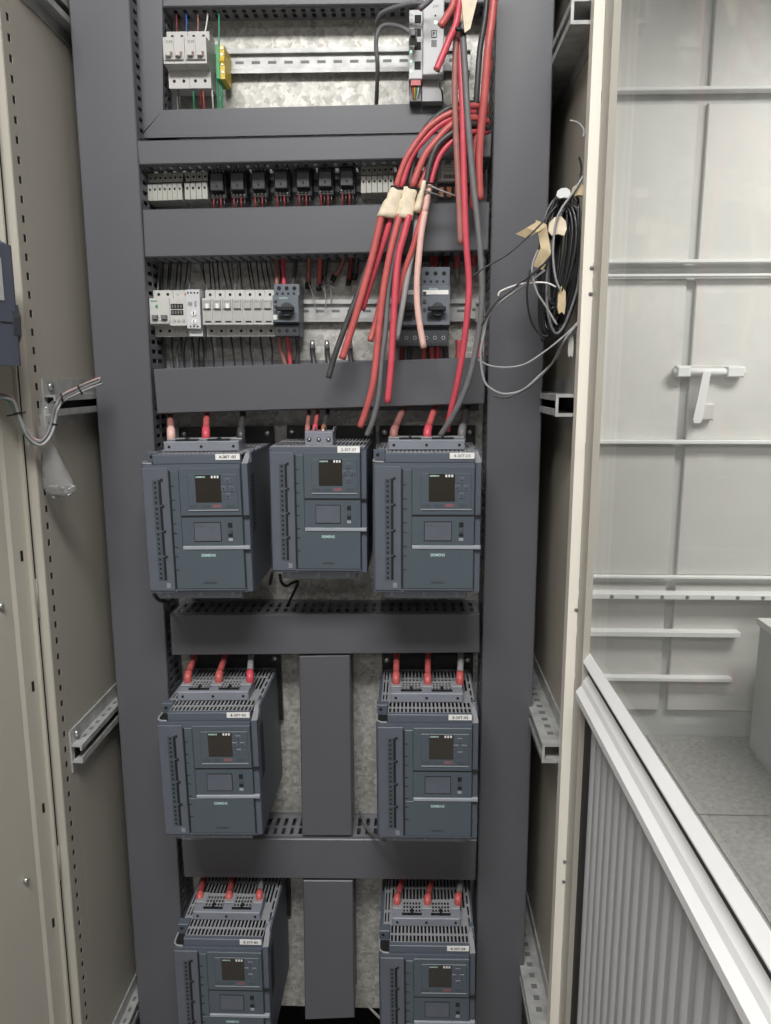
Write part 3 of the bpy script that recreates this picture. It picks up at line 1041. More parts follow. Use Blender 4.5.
# earth terminal
a, b_ = P(215.5, 60, YM + .015), P(224.5, 60, YM + .015)
t = thing('earth_terminal', 'yellow and green earth terminal block on the topmost rail', 'terminal', (a.x, YM + .015, P(220, 79, YM + .015).z))
Hh = P(220, 44, YM + .015).z - P(220, 79, YM + .015).z
w = b_.x - a.x
part(t, 'green_body', B().box(0, w * .48, 0, .045, .0, Hh, .001), 'green')
part(t, 'yellow_body', B().prism([(.0, .0), (.0, Hh * .4), (-.004, Hh * .5), (.0, Hh * .62), (.0, Hh * .96), (.045, Hh * .96), (.045, .0)], 'x', w * .5, w), 'yellow')
for zf in (.2, .42, .7, .88):
    part(t, 'terminal_screw', B().cyl((w * .75, -.0012, Hh * zf), .0018, .003, 'y', 8), 'steel')

# short wires of the topmost breakers
for (px0, px1, m, nm) in [(176, 177, 'red_dark', 'red'), (186, 186.5, 'blue_wire', 'blue'), (197.5, 198, 'brown_red', 'brown'), (207, 205, 'white_wire', 'white'), (218.5, 219, 'green_wire', 'green')]:
    y1 = 45 if nm == 'green' else 33
    solo('wire', B().tube([P(px0, 8, YP - .03), P(px0 + .5, 18, YP - .04), P(px1, y1, YP - .045)], .0014, 6),
         m, nm + ' wire entering from above at the topmost breakers', 'wire', 'short wires at the topmost breakers')
for (px0, m, nm) in [(178, 'black_wire', 'black'), (193, 'green_wire', 'thin green'), (200, 'red_dark', 'dark red'), (203, 'red', 'bright red'), (212, 'white_wire', 'white'), (217, 'green_wire', 'thick green'), (221, 'green_wire', 'thick green')]:
    y0 = 79 if nm == 'thick green' else 90
    solo('wire', B().tube([P(px0, y0, YP - .045), P(px0 + .8, (y0 + 112) / 2, YP - .04), P(px0 + 1.5, 114, YP - .03)], .0020 if 'thick' in nm else .0013, 6),
         m, nm + ' wire leaving downwards at the topmost breakers' + (' beside the earth terminal, ' + ('left' if px0 < 219 else 'right') + ' one' if 'thick' in nm else ''), 'wire', 'short wires at the topmost breakers')

# network module and power supply
YN = 1.262
a, b_ = P(409, 50, YN + .008), P(422.6, 50, YN + .008)
zt, zb_ = P(415, 7, YN).z, P(415, 96.5, YN).z
t = thing('network_switch', 'slim light grey network switch with four black ports', 'network switch', (a.x, YN + .008, zb_))
w, H = b_.x - a.x, zt - zb_
part(t, 'body', B().box(0, w, 0, YP - YN - .024, H * .22, H, .0012), 'plc')
part(t, 'terminal_bay', B().box(w * .06, w * .94, .012, YP - YN - .024, 0, H * .22), 'grey_cable')
for zf in (.90, .75, .60, .38):
    part(t, 'port', B().box(w * .40, w * .88, -.0006, .004, H * (zf - .052), H * (zf + .038)), 'hole')
for k in range(5):
    part(t, 'status_light', B().box(w * .08, w * .22, -.0008, .0, H * (.30 + k * .055), H * (.322 + k * .055)), 'led_green' if k in (0, 2, 4) else 'mcb_grey')
for k in range(8):
    part(t, 'port_mark', B().box(w * .08, w * .26, -.0006, .0, H * (.58 + k * .05), H * (.60 + k * .05)), 'plc_grey')
part(t, 'plug', B().box(w * .15, w * .88, .0, .010, H * .15, H * .21), 'red')
for k, m in enumerate(('red', 'yellow', 'green_wire', 'white_wire')):
    part(t, 'plug_wire', B().tube([(w * (.3 + .14 * k), .004, H * .15), (w * (.32 + .12 * k), .006, H * .08), (w * (.36 + .06 * k), .012, .002)], .0011, 6), m, True)
a, b_ = P(422.8, 40, YN), P(444, 40, YN)
t = thing('power_module', 'white and grey power supply module beside the network switch', 'module', (a.x, YN, P(430, 96.5, YN).z))
w, H = b_.x - a.x, P(430, -14, YN).z - P(430, 96.5, YN).z
part(t, 'body', B().box(0, w, 0, YP - YN - .016, H * .20, H, .0015), 'plc')
part(t, 'lower_bay', B().box(0, w, .020, YP - YN - .016, 0, H * .20), 'plc_grey')
part(t, 'status_light', B().cyl((w * .60, -.0008, H * .675), .0024, .002, 'y', 10), 'led_green')
part(t, 'reset_button', B().cyl((w * .58, -.0006, H * .735), .0014, .002, 'y', 8), 'hole')
ic = part(t, 'symbol_frame', B().box(w * .40, w * .66, -.0005, .0, H * .535, H * .605), 'ink')
part(ic, 'symbol_field', B().box(w * .43, w * .63, -.0008, -.0004, H * .543, H * .597), 'plc')
part(ic, 'symbol_lettering', text_mesh('P', w * .12, .006, 'ink', bold=.02), None, loc=(w * .53, -.0011, H * .57))
part(t, 'dark_square', B().box(w * .40, w * .66, -.0006, .0, H * .455, H * .515), 'grey_cable')
part(t, 'small_lettering', text_mesh('24V', w * .3, .004, 'grey_cable'), None, loc=(w * .6, -.0004, H * .82))
part(t, 'nameplate', B().box(w * .72, w * .98, -.0005, .0, H * .205, H * .225), 'grey_cable')

# ------------------------------------------------------------------ terminal and relay row
YT = 1.306
zt, zb_ = P(160, 171, YT).z, P(160, 201.5, YT).z
tw = None


def terminal(px, label, group, m='term_cream', wpx=4.95):
    a, b_ = P(px, 186, YT), P(px + wpx, 186, YT)
    dz = (px - 160) * 0.026 * YT / F
    t = thing('terminal_block', label, 'terminal', (a.x, YT, zb_ + dz), group)
    w, H = b_.x - a.x - .0005, zt - zb_
    part(t, 'body', B().prism([(.006, 0), (.0, H * .04), (.0, H * .58), (.010, H * .64), (.006, H * .66), (.006, H * .97), (.012, H), (.038, H), (.038, 0)], 'x', 0, w), m)
    part(t, 'screw_hole', B().cyl((w / 2, -.0004, H * .40), w * .24, .002, 'y', 8), 'hole')
    part(t, 'screw_hole', B().cyl((w / 2, .0056, H * .80), w * .24, .002, 'y', 8), 'hole')
    part(t, 'marker', B().box(w * .1, w * .9, -.0006, .0, H * .47, H * .56), 'plc')
    return t


for k in range(7):
    terminal(147.5 + k * 4.95, 'cream terminal block, ' + ORD[k] + ' from left in the group of seven left of the relays', 'seven cream terminals at left of relay row')
for k in range(4):
    terminal(184.5 + k * 5.8, 'cream terminal block, ' + ORD[k] + ' from left in the group of four beside the relays', 'four cream terminals beside relays', wpx=5.6)
for k in range(6):
    terminal(361 + k * 5.5, 'cream terminal block, ' + ORD[k] + ' from left in the group right of the relays', 'six cream terminals right of relays', wpx=5.3)
ords = ['first', 'second', 'third', 'fourth', 'fifth', 'sixth', 'seventh']
for k, xx in enumerate([208.5, 229, 250.5, 272.8, 295, 317, 338.7]):
    a, b_ = P(xx, 184, YT - .004), P(xx + 16, 184, YT - .004)
    dz = (xx - 160) * 0.027 * YT / F
    H = P(250, 167, YT).z - P(250, 198, YT).z
    t = thing('relay', 'black plug-in relay, ' + ords[k] + ' from the left in the relay row', 'relay', (a.x, YT - .004, zb_ + dz + .003), 'black plug-in relays')
    w = b_.x - a.x
    part(t, 'relay_case', B().box(w * .08, w * .92, 0, .03, H * .20, H * .80, .0015), 'relay')
    part(t, 'socket', B().box(0, w, .012, .040, 0, H, .001), 'relay')
    for j in range(4):
        part(t, 'contact_screw', B().dome((w * (.16 + .225 * j), .0118, H * .90), .0020, .0015, 8), 'steel', True)
        part(t, 'contact_screw', B().dome((w * (.16 + .225 * j), .0118, H * .10), .0020, .0015, 8), 'steel', True)
    part(t, 'test_button', B().cyl((w * .5, -.001, H * .36), .0018, .002, 'y', 8), 'hole')
    zz0 = zb_ + dz
    for j in range(4):
        xw = a.x + w * (.16 + .225 * j)
        solo('wire', B().tube([(xw, YT + .010, zz0 + .004), (xw + .001, YT + .006, zz0 - .006), (xw, YT + .012, zz0 - .022)], .0019, 6),
             'red_dark' if j % 2 == 0 else 'black_wire', ('dark red' if j % 2 == 0 else 'black') + ' wire under the ' + ords[k] + ' relay, ' + ORD[j] + ' from its left', 'wire', 'wires under the relays')
        solo('wire', B().tube([(xw, YT + .010, zz0 + H + .001), (xw + .001, YT + .008, zz0 + H + .010), (xw, YT + .014, zz0 + H + .022)], .0017, 6),
             'black_wire', 'black wire above the ' + ords[k] + ' relay, ' + ORD[j] + ' from its left', 'wire', 'wires above the relays')
# device with a bar code label behind the cables
a, b_ = P(438, 170, YT), P(470, 170, YT)
H = P(450, 153, YT).z - P(450, 203, YT).z
t = thing('labelled_module', 'beige module with white bar code label behind the red cables', 'module', (a.x, YT, P(450, 203, YT).z))
w = b_.x - a.x
part(t, 'body', B().box(0, w, 0, .045, H * .42, H, .001), 'term_cream')
part(t, 'lower_body', B().box(0, w, .008, .045, 0, H * .42, .001), 'starter_dark')
lb = part(t, 'paper_label', B().box(w * .10, w * .72, -.0006, 0, H * .46, H * .86), 'paper')
for k in range(9):
    part(lb, 'bar', B().box(w * (.20 + .045 * k), w * (.20 + .045 * k + (.02 if k % 3 else .03)), -.0009, -.0005, H * .49, H * .57), 'ink')
for k in range(3):
    part(lb, 'print_line', B().box(w * .15, w * (.60 - .06 * k), -.0009, -.0005, H * (.64 + .06 * k), H * (.65 + .06 * k)), 'grey_wire')
for k in range(4):
    part(t, 'brass_terminal', B().box(w * (.04 + .24 * k), w * (.20 + .24 * k), .003, .008, H * .12, H * .34, .001), 'copper')

# ------------------------------------------------------------------ fuse row
YM3 = 1.280
zt3, zb3 = P(180, 290, YM3 + .02).z, P(180, 336.5, YM3 + .02).z


def mod3(name, label, cat, pa, pb, **kw):
    a, b_ = P(pa, 310, YM3), P(pb, 310, YM3)
    return module(name, label, cat, a.x, b_.x, zt3, zb3, YM3, **kw)


t, w, H = mod3('residual_current_breaker', 'white two-pole residual current breaker at left end of fuse row', 'circuit breaker', 149.7, 170, zc0=.24, zc1=.80)
for j in range(2):
    xc = w * (.28 + .46 * j)
    for zf in (.91, .12):
        part(t, 'terminal_hole', B().cyl((xc, .0216, H * zf), .0026, .002, 'y', 8), 'hole')
    part(t, 'toggle', B().box(xc - .0045, xc + .0045, -.008, 0, H * .34, H * .44, .001), 'grey_cable')
part(t, 'toggle_bar', B().box(w * .04, w * .96, -.003, 0, H * .26, H * .33), 'mcb_grey')
part(t, 'test_button', B().box(w * .30, w * .42, -.001, 0, H * .60, H * .66), 'green')
part(t, 'print_line', B().box(w * .08, w * .40, -.0004, 0, H * .73, H * .75), 'green_wire')
t, w, H = mod3('power_meter', 'white power meter module with two dark digit displays', 'meter', 170, 187, zc0=.22, zc1=.80)
for zf in (.63, .50):
    d = part(t, 'display', B().box(w * .06, w * .80, -.0008, 0, H * (zf - .055), H * (zf + .05)), 'screen')
    for k in range(4):
        part(d, 'digit', B().box(w * (.12 + .17 * k), w * (.22 + .17 * k), -.0011, -.0007, H * (zf - .035), H * (zf + .03)), 'grey_cable')
for k in range(3):
    part(t, 'button', B().cyl((w * (.22 + .28 * k), -.0015, H * .33), .0026, .002, 'y', 10), 'mcb_grey')
for k in range(2):
    for zf in (.91, .10):
        part(t, 'terminal_hole', B().cyl((w * (.25 + .5 * k), .0216, H * zf), .0022, .002, 'y', 8), 'mcb_grey' if k == 0 else 'copper')
t, w, H = mod3('time_relay', 'narrow light grey time relay with two dials', 'relay', 186.7, 200.5, zc0=.16, zc1=.97, rec=.01, m='plc')
for zf in (.48, .30):
    d = part(t, 'dial', B().cyl((w * .52, -.002, H * zf), .0042, .003, 'y', 14), 'paper')
    part(d, 'dial_slot', B().box(w * .49, w * .55, -.0024, -.0019, H * zf - .003, H * zf + .003), 'ink')
part(t, 'mark', B().box(w * .12, w * .42, -.0004, 0, H * .64, H * .72), 'grey_wire')
part(t, 'mark', B().box(w * .6, w * .75, -.0004, 0, H * .62, H * .74), 'grey_wire')
for k in range(4):
    part(t, 'terminal_hole', B().cyl((w * (.14 + .24 * k), -.0004, H * .91), .0015, .002, 'y', 8), 'hole')
for k in range(3):
    part(t, 'terminal_hole', B().cyl((w * (.24 + .26 * k), -.0004, H * .20), .0016, .002, 'y', 8), 'hole')
for k in range(7):
    t, w, H = mod3('fuse_holder', 'white single-pole fuse holder, ' + ords[k] + ' from the left in its row', 'fuse holder', 202.5 + k * 10.1, 212.6 + k * 10.1,
                   group='single-pole fuse holders', zc0=.24, zc1=.80, m='mcb_white')
    part(t, 'lever', B().box(w * .12, w * .88, -.0045, 0, H * .57, H * .76, .001), 'mcb_grey')
    if k < 3:
        part(t, 'white_marker', B().box(w * .40, w * .72, -.0052, -.0044, H * .58, H * .68), 'paper')
    part(t, 'print_line', B().box(w * .2, w * .7, -.0049, -.0044, H * .71, H * .73), 'grey_wire')
    part(t, 'recess', B().box(w * .06, w * .94, -.0004, 0, H * .28, H * .55), 'mcb_grey')
    part(t, 'slot', B().box(w * .25, w * .85, -.0008, -.0003, H * .285, H * .315), 'hole')
    for zf in (.90, .12):
        part(t, 'terminal_hole', B().cyl((w * .5, .0216, H * zf), .0025, .002, 'y', 8), 'hole')


def motor_starter(label, pa, pb, pt, pb_, Yf, knob_z, white=False):
    a, b_ = P(pa, 310, Yf), P(pb, 310, Yf)
    z0, z1 = P(pa, pb_, Yf + .015).z, P(pa, pt, Yf + .015).z
    t, w, H = module('motor_starter', label, 'motor starter', a.x, b_.x, z1, z0, Yf, 'rotary motor protection switches', rec=.016, zc0=.27, zc1=.76, m='starter')
    part(t, 'lower_terminals', B().box(w * .02, w * .98, .010, .02, 0, H * .22, .001), 'starter_dark')
    kb = part(t, 'rotary_knob', B().cyl((w * .58, -.010, H * knob_z), .0105, .010, 'y', 16), 'starter_dark')
    part(kb, 'knob_grip', B().box(w * .58 - .0165, w * .58 + .0125, -.018, -.009, H * knob_z - .0032, H * knob_z + .0032, .0015), 'black')
    for k in range(3):
        part(t, 'terminal_hole', B().cyl((w * (.20 + .30 * k), .0156, H * .92), .0035, .002, 'y', 10), 'hole')
        ring = part(t, 'terminal_ring', B().cyl((w * (.20 + .30 * k), .0094, H * .11), .0032, .002, 'y', 10), 'grey_wire' if white else 'hole')
        part(ring, 'terminal_core', B().cyl((w * (.20 + .30 * k), .0090, H * .11), .0018, .001, 'y', 8), 'hole')
    for k in range(4):
        part(t, 'aux_hole', B().cyl((w * (.12 + .22 * k), .0154, H * .82), .0022, .002, 'y', 8), 'black')
    part(t, 'brand_lettering', text_mesh('SIEMENS', w * .32, .003, 'logo'), None, loc=(w * .42, -.0004, H * .715))
    if white:
        part(t, 'white_label', B().box(w * .05, w * .95, -.001, 0, H * .645, H * .70), 'paper')
        for k in range(9):
            part(t, 'vent_slit', B().box(w * (.06 + .1 * k), w * (.11 + .1 * k), .0088, .0102, H * .01, H * .05), 'black')
    else:
        part(t, 'white_marker', B().box(w * .02, w * .17, -.001, 0, H * .31, H * .40), 'paper')
    part(t, 'print_block', B().box(w * .22, w * .70, -.0005, 0, H * .31, H * .38), 'starter_dark')
    for zf in (.66, .56, .46):
        part(t, 'side_button', B().box(w * .06, w * .17, -.002, 0, H * (zf - .02), H * (zf + .02)), 'starter_dark')
    return t


motor_starter('small dark grey rotary motor starter at right end of fuse row', 272.8, 298.8, 284, 336.5, YM3 - .004, .50)
motor_starter('dark grey rotary motor starter partly hidden behind red cables', 392.5, 421, 267, 346.5, YM3 - .008, .46, True)
motor_starter('dark grey rotary motor starter with white label near the right duct', 421.2, 450, 267, 346.5, YM3 - .008, .46, True)
# end stop clips beside the small starter
a = P(302, 312, YP - .02)
t = thing('end_clip', 'thin grey end clip on the rail right of the small motor starter', 'clip', (a.x, YP - .030, a.z))
part(t, 'clip_body', B().box(-.0015, .0015, 0, .014, -.035, .035, .0005), 'plc_grey')
part(t, 'clip_screw', B().dome((0, 0, .025), .0012, .001, 6), 'steel', True)
a = P(472, 310, YP - .02)
t = thing('end_clip', 'pale end clip on the rail right of the large motor starters', 'clip', (a.x, YP - .034, a.z))
part(t, 'clip_body', B().box(-.006, .006, 0, .018, -.016, .016, .001), 'term_cream')
part(t, 'clip_screw', B().dome((.002, 0, .0), .003, .002, 8), 'grey_cable', True)

# control wires above and below the fuse row
for k in range(13):
    xt = 160 + k * 9.6
    for j in range(2):
        x0_ = xt + j * 3.2 + random.uniform(-1, 1)
        x1_ = x0_ + random.uniform(2, 9) * (1 if k > 3 else -0.6)
        solo('wire', B().tube([P(x0_, 254, YP - .030), P(x0_ + (x1_ - x0_) * .3, 268, YP - .022), P(x1_, 292, YP - .045)], .0014, 6),
             'black_wire' if (k + j) % 4 else 'grey_cable', ('black' if (k + j) % 4 else 'dark grey') + ' wire above the fuse row, ' + ['left', 'right'][j] + ' one of the ' + ORD[k] + ' pair', 'wire', 'control wires above the fuse row')
for k in range(12):
    xt = 163 + k * 9.8
    solo('wire', B().tube([P(xt - 1, 335, YP - .045), P(xt + random.uniform(-1, 2), 350, YP - .03), P(xt + random.uniform(0, 4), 372, YP - .03)], .0017, 6),
         'black_wire', 'black control wire below the fuse row, ' + ORD[k] + ' from the left', 'wire', 'control wires below the fuse row')
for k in range(5):
    xt = 172 + k * 7.2
    solo('wire', B().tube([P(xt + 9 - k, 336, YP - .04), P(xt + 5, 350, YP - .02), P(xt + 6, 372, YP - .02)], .0013, 6),
         'black_wire' if k % 2 else 'grey_cable', 'thin crossing wire below the power meter, ' + ORD[k] + ' from the left', 'wire', 'thin wires below the meter')
for (x0_, x1_, m, nm) in [(276, 277, 'brown_red', 'brown'), (283, 284, 'red_bright', 'bright red'), (295, 292, 'dark_cable', 'dark')]:
    solo('wire', B().tube([P(x0_, 252, YP - .03), P(x0_ + .5, 268, YP - .03), P(x1_, 288, YP - .05)], .0036, 8), m,
         nm + ' wire feeding the small motor starter from above', 'wire', 'feeds of the small starter')
for (x0_, x1_, m, nm) in [(279, 288, 'brown_red', 'brown'), (287, 291, 'red_bright', 'bright red'), (296, 296, 'dark_cable', 'dark')]:
    solo('wire', B().tube([P(x0_, 334, YP - .05), P(x0_ + 2, 350, YP - .035), P(x1_, 372, YP - .03)], .0036, 8), m,
         nm + ' wire leaving the small motor starter downwards', 'wire', 'feeds of the small starter')


# ------------------------------------------------------------------ cables
def cable(pts, r, m, label, group=None, core=True, name='cable', cat='cable', n=10, start=False):
    """pts: (px, py, Y) triples"""
    w = [P(*p) for p in pts]
    o = solo(name, B().tube(w, r, n), m, label, cat, group)
    if core:
        d = (w[-1] - w[-2]).normalized()
        o0 = Vector(o.location)
        part(o, 'copper_core', B().tube([w[-1] - d * .002 - o0, w[-1] + d * .0008 - o0], r * .55, 8, 1), 'copper', True)
    return o


G1 = 'cut cables hanging in front of the ducts'
# capped stubs above the fuse row, left of the large starters
for k, (xa, xb, yb, m, nm) in enumerate([(309, 308, 288, 'brown_red', 'brownish'), (320, 319, 290, 'red', 'red'), (326, 324, 281, 'dark_cable', 'dark'), (343, 335, 281, 'brown_red', 'dark red'),
                                         (351, 349, 285, 'red_dark', 'deep red'), (357, 355, 279, 'dark_cable', 'black')]):
    pts = [P(xa, 250, YP - .03), P(xa, 262, YP - .022), P(xb, yb - 5, YP - .018)]
    o = solo('cable_stub', B().tube(pts, .0042, 8), m, nm + ' cable stub with black cap, number ' + ords[k] + ' from left above the bare rail', 'cable', 'capped stubs above the bare rail')
    o['label'] = nm + ' cable stub with black end, ' + ords[k] + ' from the left above the bare rail'
    o0 = Vector(o.location)
    d = (pts[-1] - pts[-2]).normalized()
    part(o, 'end_cap', B().tube([pts[-1] - d * .001 - o0, pts[-1] + d * .010 - o0], .0048, 8, 1), 'black', True)
for k, (xa, ya, xb, yb) in enumerate([(309, 283, 316, 313), (311, 276, 318, 287), (323, 280, 326, 309), (328, 273, 331, 304), (321, 287, 330, 284), (325, 276, 323, 291), (333, 288, 327, 283)]):
    solo('bare_strand', B().tube([P(xa, ya, YP - .026), P((xa + xb) / 2 + 1, (ya + yb) / 2, YP - .022), P(xb, yb, YP - .024)], .0009, 5), 'grey_wire',
         'loose bare wire strand among the capped cable stubs, ' + ORD[k] + ' from the left', 'wire', 'bare strands above the bare rail')
for k, (xx, lab) in enumerate([(312.5, 'leftmost'), (327, 'middle'), (350, 'rightmost')]):
    o = solo('cable_stub', B().tube([P(xx, 346, YP - .025), P(xx + .5, 356, YP - .022), P(xx + 4, 374, YP - .03)], .0046, 8), 'dark_cable',
             'dark cable stub with silver lug rising from the duct, ' + lab + ' of three', 'cable', 'lugged stubs above the tilted duct')
    o0 = Vector(o.location)
    q = P(xx, 346, YP - .025) - o0
    part(o, 'silver_lug', B().tube([q + Vector((0, 0, -.004)), q + Vector((0, 0, .010))], .0052, 8, 1, r_end=.0035), 'steel', True)
# feeds of the large starters
for k, xx in enumerate([402, 409, 424, 432, 438, 446]):
    m = ['red_dark', 'dark_cable', 'red', 'red', 'red_bright', 'dark_cable'][k]
    solo('wire', B().tube([P(xx, 342, YP - .05), P(xx, 352, YP - .045), P(xx + .5, 372, YP - .04)], .0046, 8), m,
         'thick supply wire below the large motor starters, ' + ORD[k] + ' from the left', 'wire', 'supply wires below large starters')
for k, xx in enumerate([432, 436, 443, 447]):
    solo('wire', B().tube([P(xx, 250, YP - .03), P(xx, 258, YP - .03), P(xx, 272, YP - .045)], .0038, 8), ['red', 'red_bright', 'dark_cable', 'red_dark'][k],
         'short supply wire above the large motor starters, ' + ORD[k] + ' from the left', 'wire', 'supply wires above large starters')
for k, (xx, y1) in enumerate([(457, 268), (474, 266)]):
    o = solo('cable_stub', B().tube([P(xx, 250, YP - .03), P(xx, 257, YP - .03), P(xx, y1, YP - .028)], .0055, 8), 'red',
             ['red stub with pale ferrule hanging left of the long red cable', 'red stub hanging right of the long red cable'][k], 'cable', 'red stubs near the right duct')
    o0 = Vector(o.location)
    q = P(xx, y1, YP - .028) - o0
    part(o, 'ferrule', B().tube([q, q + Vector((0, 0, -.018))], .0042, 8, 1), 'term_cream', True)
for k, (xx, lab) in enumerate([(459, 'left of'), (479, 'right of')]):
    solo('cable_stub', B().tube([P(xx, 340, YP - .03), P(xx, 350, YP - .03), P(xx, 372, YP - .03)], .006, 8), 'red',
         'short red stub rising from the tilted duct, ' + lab + ' the long grey cable', 'cable', 'red stubs near the right duct')

# bundle hanging from the top right
YA = 1.205
cable([(461, -40, YA), (457, 20, YA), (455, 70, YA), (455, 108, YA), (457, 160, YA), (459, 205, YA), (460.5, 244, YA)], .0046, 'brown_red',
      'faded brown red cable hanging straight down beside the long bright red one', G1)
cable([(463, -40, YA + .004), (460, 20, YA + .004), (461, 70, YA + .002), (462.5, 108, YA), (464, 180, YA), (466, 240, YA), (469, 281, YA), (467.5, 312, YA), (463, 350, YA + .004), (457, 384, YA + .01), (451, 410, YA + .02), (447, 431, YA + .03)], .0050, 'red_bright',
      'longest bright red cable hanging down to the upper right drive', G1)
cable([(466, -40, YA - .006), (463, 25, YA - .006), (465, 70, YA - .006), (468, 120, YA - .008), (473, 180, YA - .008), (479, 235, YA - .008), (482, 280, YA - .006), (481, 315, YA - .004), (476, 348, YA), (468, 382, YA + .005), (455, 412, YA + .015), (440, 436, YA + .03)], .0048, 'grey_cable',
      'long grey cable curving down to the upper right drive', G1)
cable([(462, -20, YA - .012), (457, 20, YA - .012), (449, 40, YA - .014), (442, 57, YA - .016), (436.5, 70, YA - .018)], .0050, 'red_bright',
      'short bright red stub cut off in front of the white module', G1)
cable([(458, -20, YA - .014), (453, 5, YA - .014), (447, 16, YA - .016), (440.5, 26, YA - .018)], .0052, 'red',
      'shortest red stub beside the paper tape at the upper edge', G1)
cable([(488, -40, YA + .01), (486, 10, YA + .01), (480, 50, YA + .012), (477, 90, YA + .014), (475, 120, YA + .02), (473, 150, YA + .028)], .0044, 'dark_cable',
      'glossy black cable hanging between the red ones at the upper right', G1, core=False)
cable([(497, -40, YA), (493, 10, YA), (488, 50, YA), (485, 90, YA + .004), (481, 130, YA + .010), (479, 165, YA + .014), (480, 200, YA + .016)], .0060, 'red',
      'thick red cable along the right duct ending above the second duct', G1)
cable([(490, 60, YA + .02), (484, 100, YA + .02), (476, 140, YA + .022), (473, 175, YA + .022), (472.5, 209, YA + .022)], .0046, 'red',
      'thinner red cable ending just under the thick red one', G1)
# tape round the bundle
for (p0, p1, ra, rb, lab) in [((463, -30), (459, 24), .016, .008, 'strip of beige paper tape round the cable bundle at the upper edge')]:
    solo('tape_wrap', B().tube([P(*p0, YA - .004), P((p0[0] + p1[0]) / 2 + 1, (p0[1] + p1[1]) / 2, YA - .005), P(*p1, YA - .004)], ra, 10, 4, r_end=rb), 'tape', lab, 'tape')
solo('tape_wrap', B().prism([(0, 0), (.028, .012), (.014, -.045), (.006, -.05)], 'y', 0, .002).xform(Matrix.Translation(P(461, -6, YA - .016))), 'tape',
     'loose flap of beige paper tape at the upper edge', 'tape', smooth=False)
solo('cable_tie', B().tube([P(453, 32, YA - .010), P(457, 29, YA - .016), P(461, 30, YA - .016), P(464, 34, YA - .010)], .0028, 8), 'black', 'black cable tie under the upper paper tape', 'cable tie')
# arched cables down to the tape wraps
YB_ = 1.215
ARCH = [
    ('red', [(487, 108), (470, 106), (451.7, 112.7), (438, 120), (423.6, 132.7), (405.4, 160), (396, 187)], .0046, 0.0, 'outermost arching red cable above the left tape wrap'),
    ('red_bright', [(487, 112), (470, 112), (455, 117), (440, 125), (427, 137), (412, 156), (401, 187)], .0046, .004, 'second arching red cable above the left tape wrap'),
    ('dark_cable', [(487, 105), (468, 103), (452, 107), (436, 117), (424, 131), (416, 150), (409, 187)], .0040, .012, 'outermost arching black cable above the middle tape wrap'),
    ('red', [(488, 122), (470, 118), (452.6, 124), (436, 141), (423.6, 158), (412, 187)], .0052, .002, 'arching red cable above the middle tape wrap'),
    ('red', [(488, 125), (472, 124), (456, 132), (444, 143), (432.6, 160), (418, 189)], .0046, .010, 'inner arching red cable behind the middle tape wrap'),
    ('dark_cable', [(488, 128), (470, 124), (452.6, 132.7), (438, 145), (430, 163.6), (426, 184)], .0042, 0.0, 'inner arching black cable above the tape roll'),
    ('red_bright', [(488, 132), (472, 132), (454, 140), (441, 154), (435, 168), (430, 186)], .0042, .006, 'innermost arching pinkish red cable'),
]
for (m, pts, r, dy, lab) in ARCH:
    n = len(pts)
    cable([(x, y, YB_ + dy + (.02 if i == 0 else 0)) for i, (x, y) in enumerate(pts)], r, m, lab, 'arching cables at the upper right', core=False)


def wrap(quad, Y, label, m='tape'):
    """flattened tape sleeve between two pixel edges: tl tr br bl"""
    b = B()
    n = 14
    vs, fs = [], []
    steps = 7
    for i in range(steps):
        t = i / (steps - 1)
        l = P(lerp(quad[0][0], quad[3][0], t), lerp(quad[0][1], quad[3][1], t), Y)
        r_ = P(lerp(quad[1][0], quad[2][0], t), lerp(quad[1][1], quad[2][1], t), Y)
        c, h_ = (l + r_) / 2, (r_ - l) / 2
        for k in range(n):
            a = 2 * math.pi * k / n
            w_ = 1 + .09 * math.sin(2 * a + i * 2.1) + (.04 if i % 2 else -.03)
            vs.append(c + h_ * (math.cos(a) * w_) + Vector((0, 1, 0)) * (math.sin(a) * w_ * .0075))
    for i in range(steps - 1):
        for k in range(n):
            l = (k + 1) % n
            fs.append((i * n + k, i * n + l, (i + 1) * n + l, (i + 1) * n + k))
    fs += [tuple(reversed(range(n))), tuple(range((steps - 1) * n, steps * n))]
    o = solo('tape_wrap', B().add(vs, fs), m, label, 'tape', 'beige tape wraps')
    return o


wrap([(391, 188), (404, 188), (397, 219), (376, 216)], YB_, 'beige tape wrap round the leftmost cable pair')
wrap([(403.5, 187), (417, 189), (413, 220), (395.5, 217)], YB_ - .001, 'beige tape wrap in the middle, spirally wound')
wrap([(422, 181), (427, 182), (420.5, 213), (413, 211)], YB_ - .002, 'slim beige tape roll right of the middle wrap')
wrap([(427, 184), (433, 185), (428, 214), (420.5, 213)], YB_ + .004, 'pinkish beige tape wrap at the right end', 'pink_cable')
for (x0_, x1_, y0_, lab) in [(391, 404.5, 187.5, 'left'), (403.5, 418, 187.5, 'middle'), (423, 434, 183, 'right')]:
    solo('cable_tie', B().tube([P(x0_, y0_ - 1, YB_), P((x0_ + x1_) / 2, y0_, YB_ - .0085), P(x1_, y0_ + 1, YB_), P((x0_ + x1_) / 2, y0_ - 1, YB_ + .0085), P(x0_, y0_ - 1, YB_)], .0016, 6), 'black',
         'black cable tie at the upper end of the ' + lab + ' tape wrap', 'cable tie', 'ties on the tape wraps')
solo('spare_wire', B().tube([P(430, 186, YB_ - .004), P(445, 192, YB_ - .002), P(456, 196, YB_ + .006)], .0012, 6), 'grey_wire', 'thin stiff grey tie tail pointing right of the wraps', 'wire')
solo('spare_wire', B().tube([P(420, 189, YB_ - .008), P(432, 193, YB_ - .004), P(444, 197, YB_ + .004)], .0012, 6), 'grey_cable', 'thin dark tie tail below the right tape wrap', 'wire')
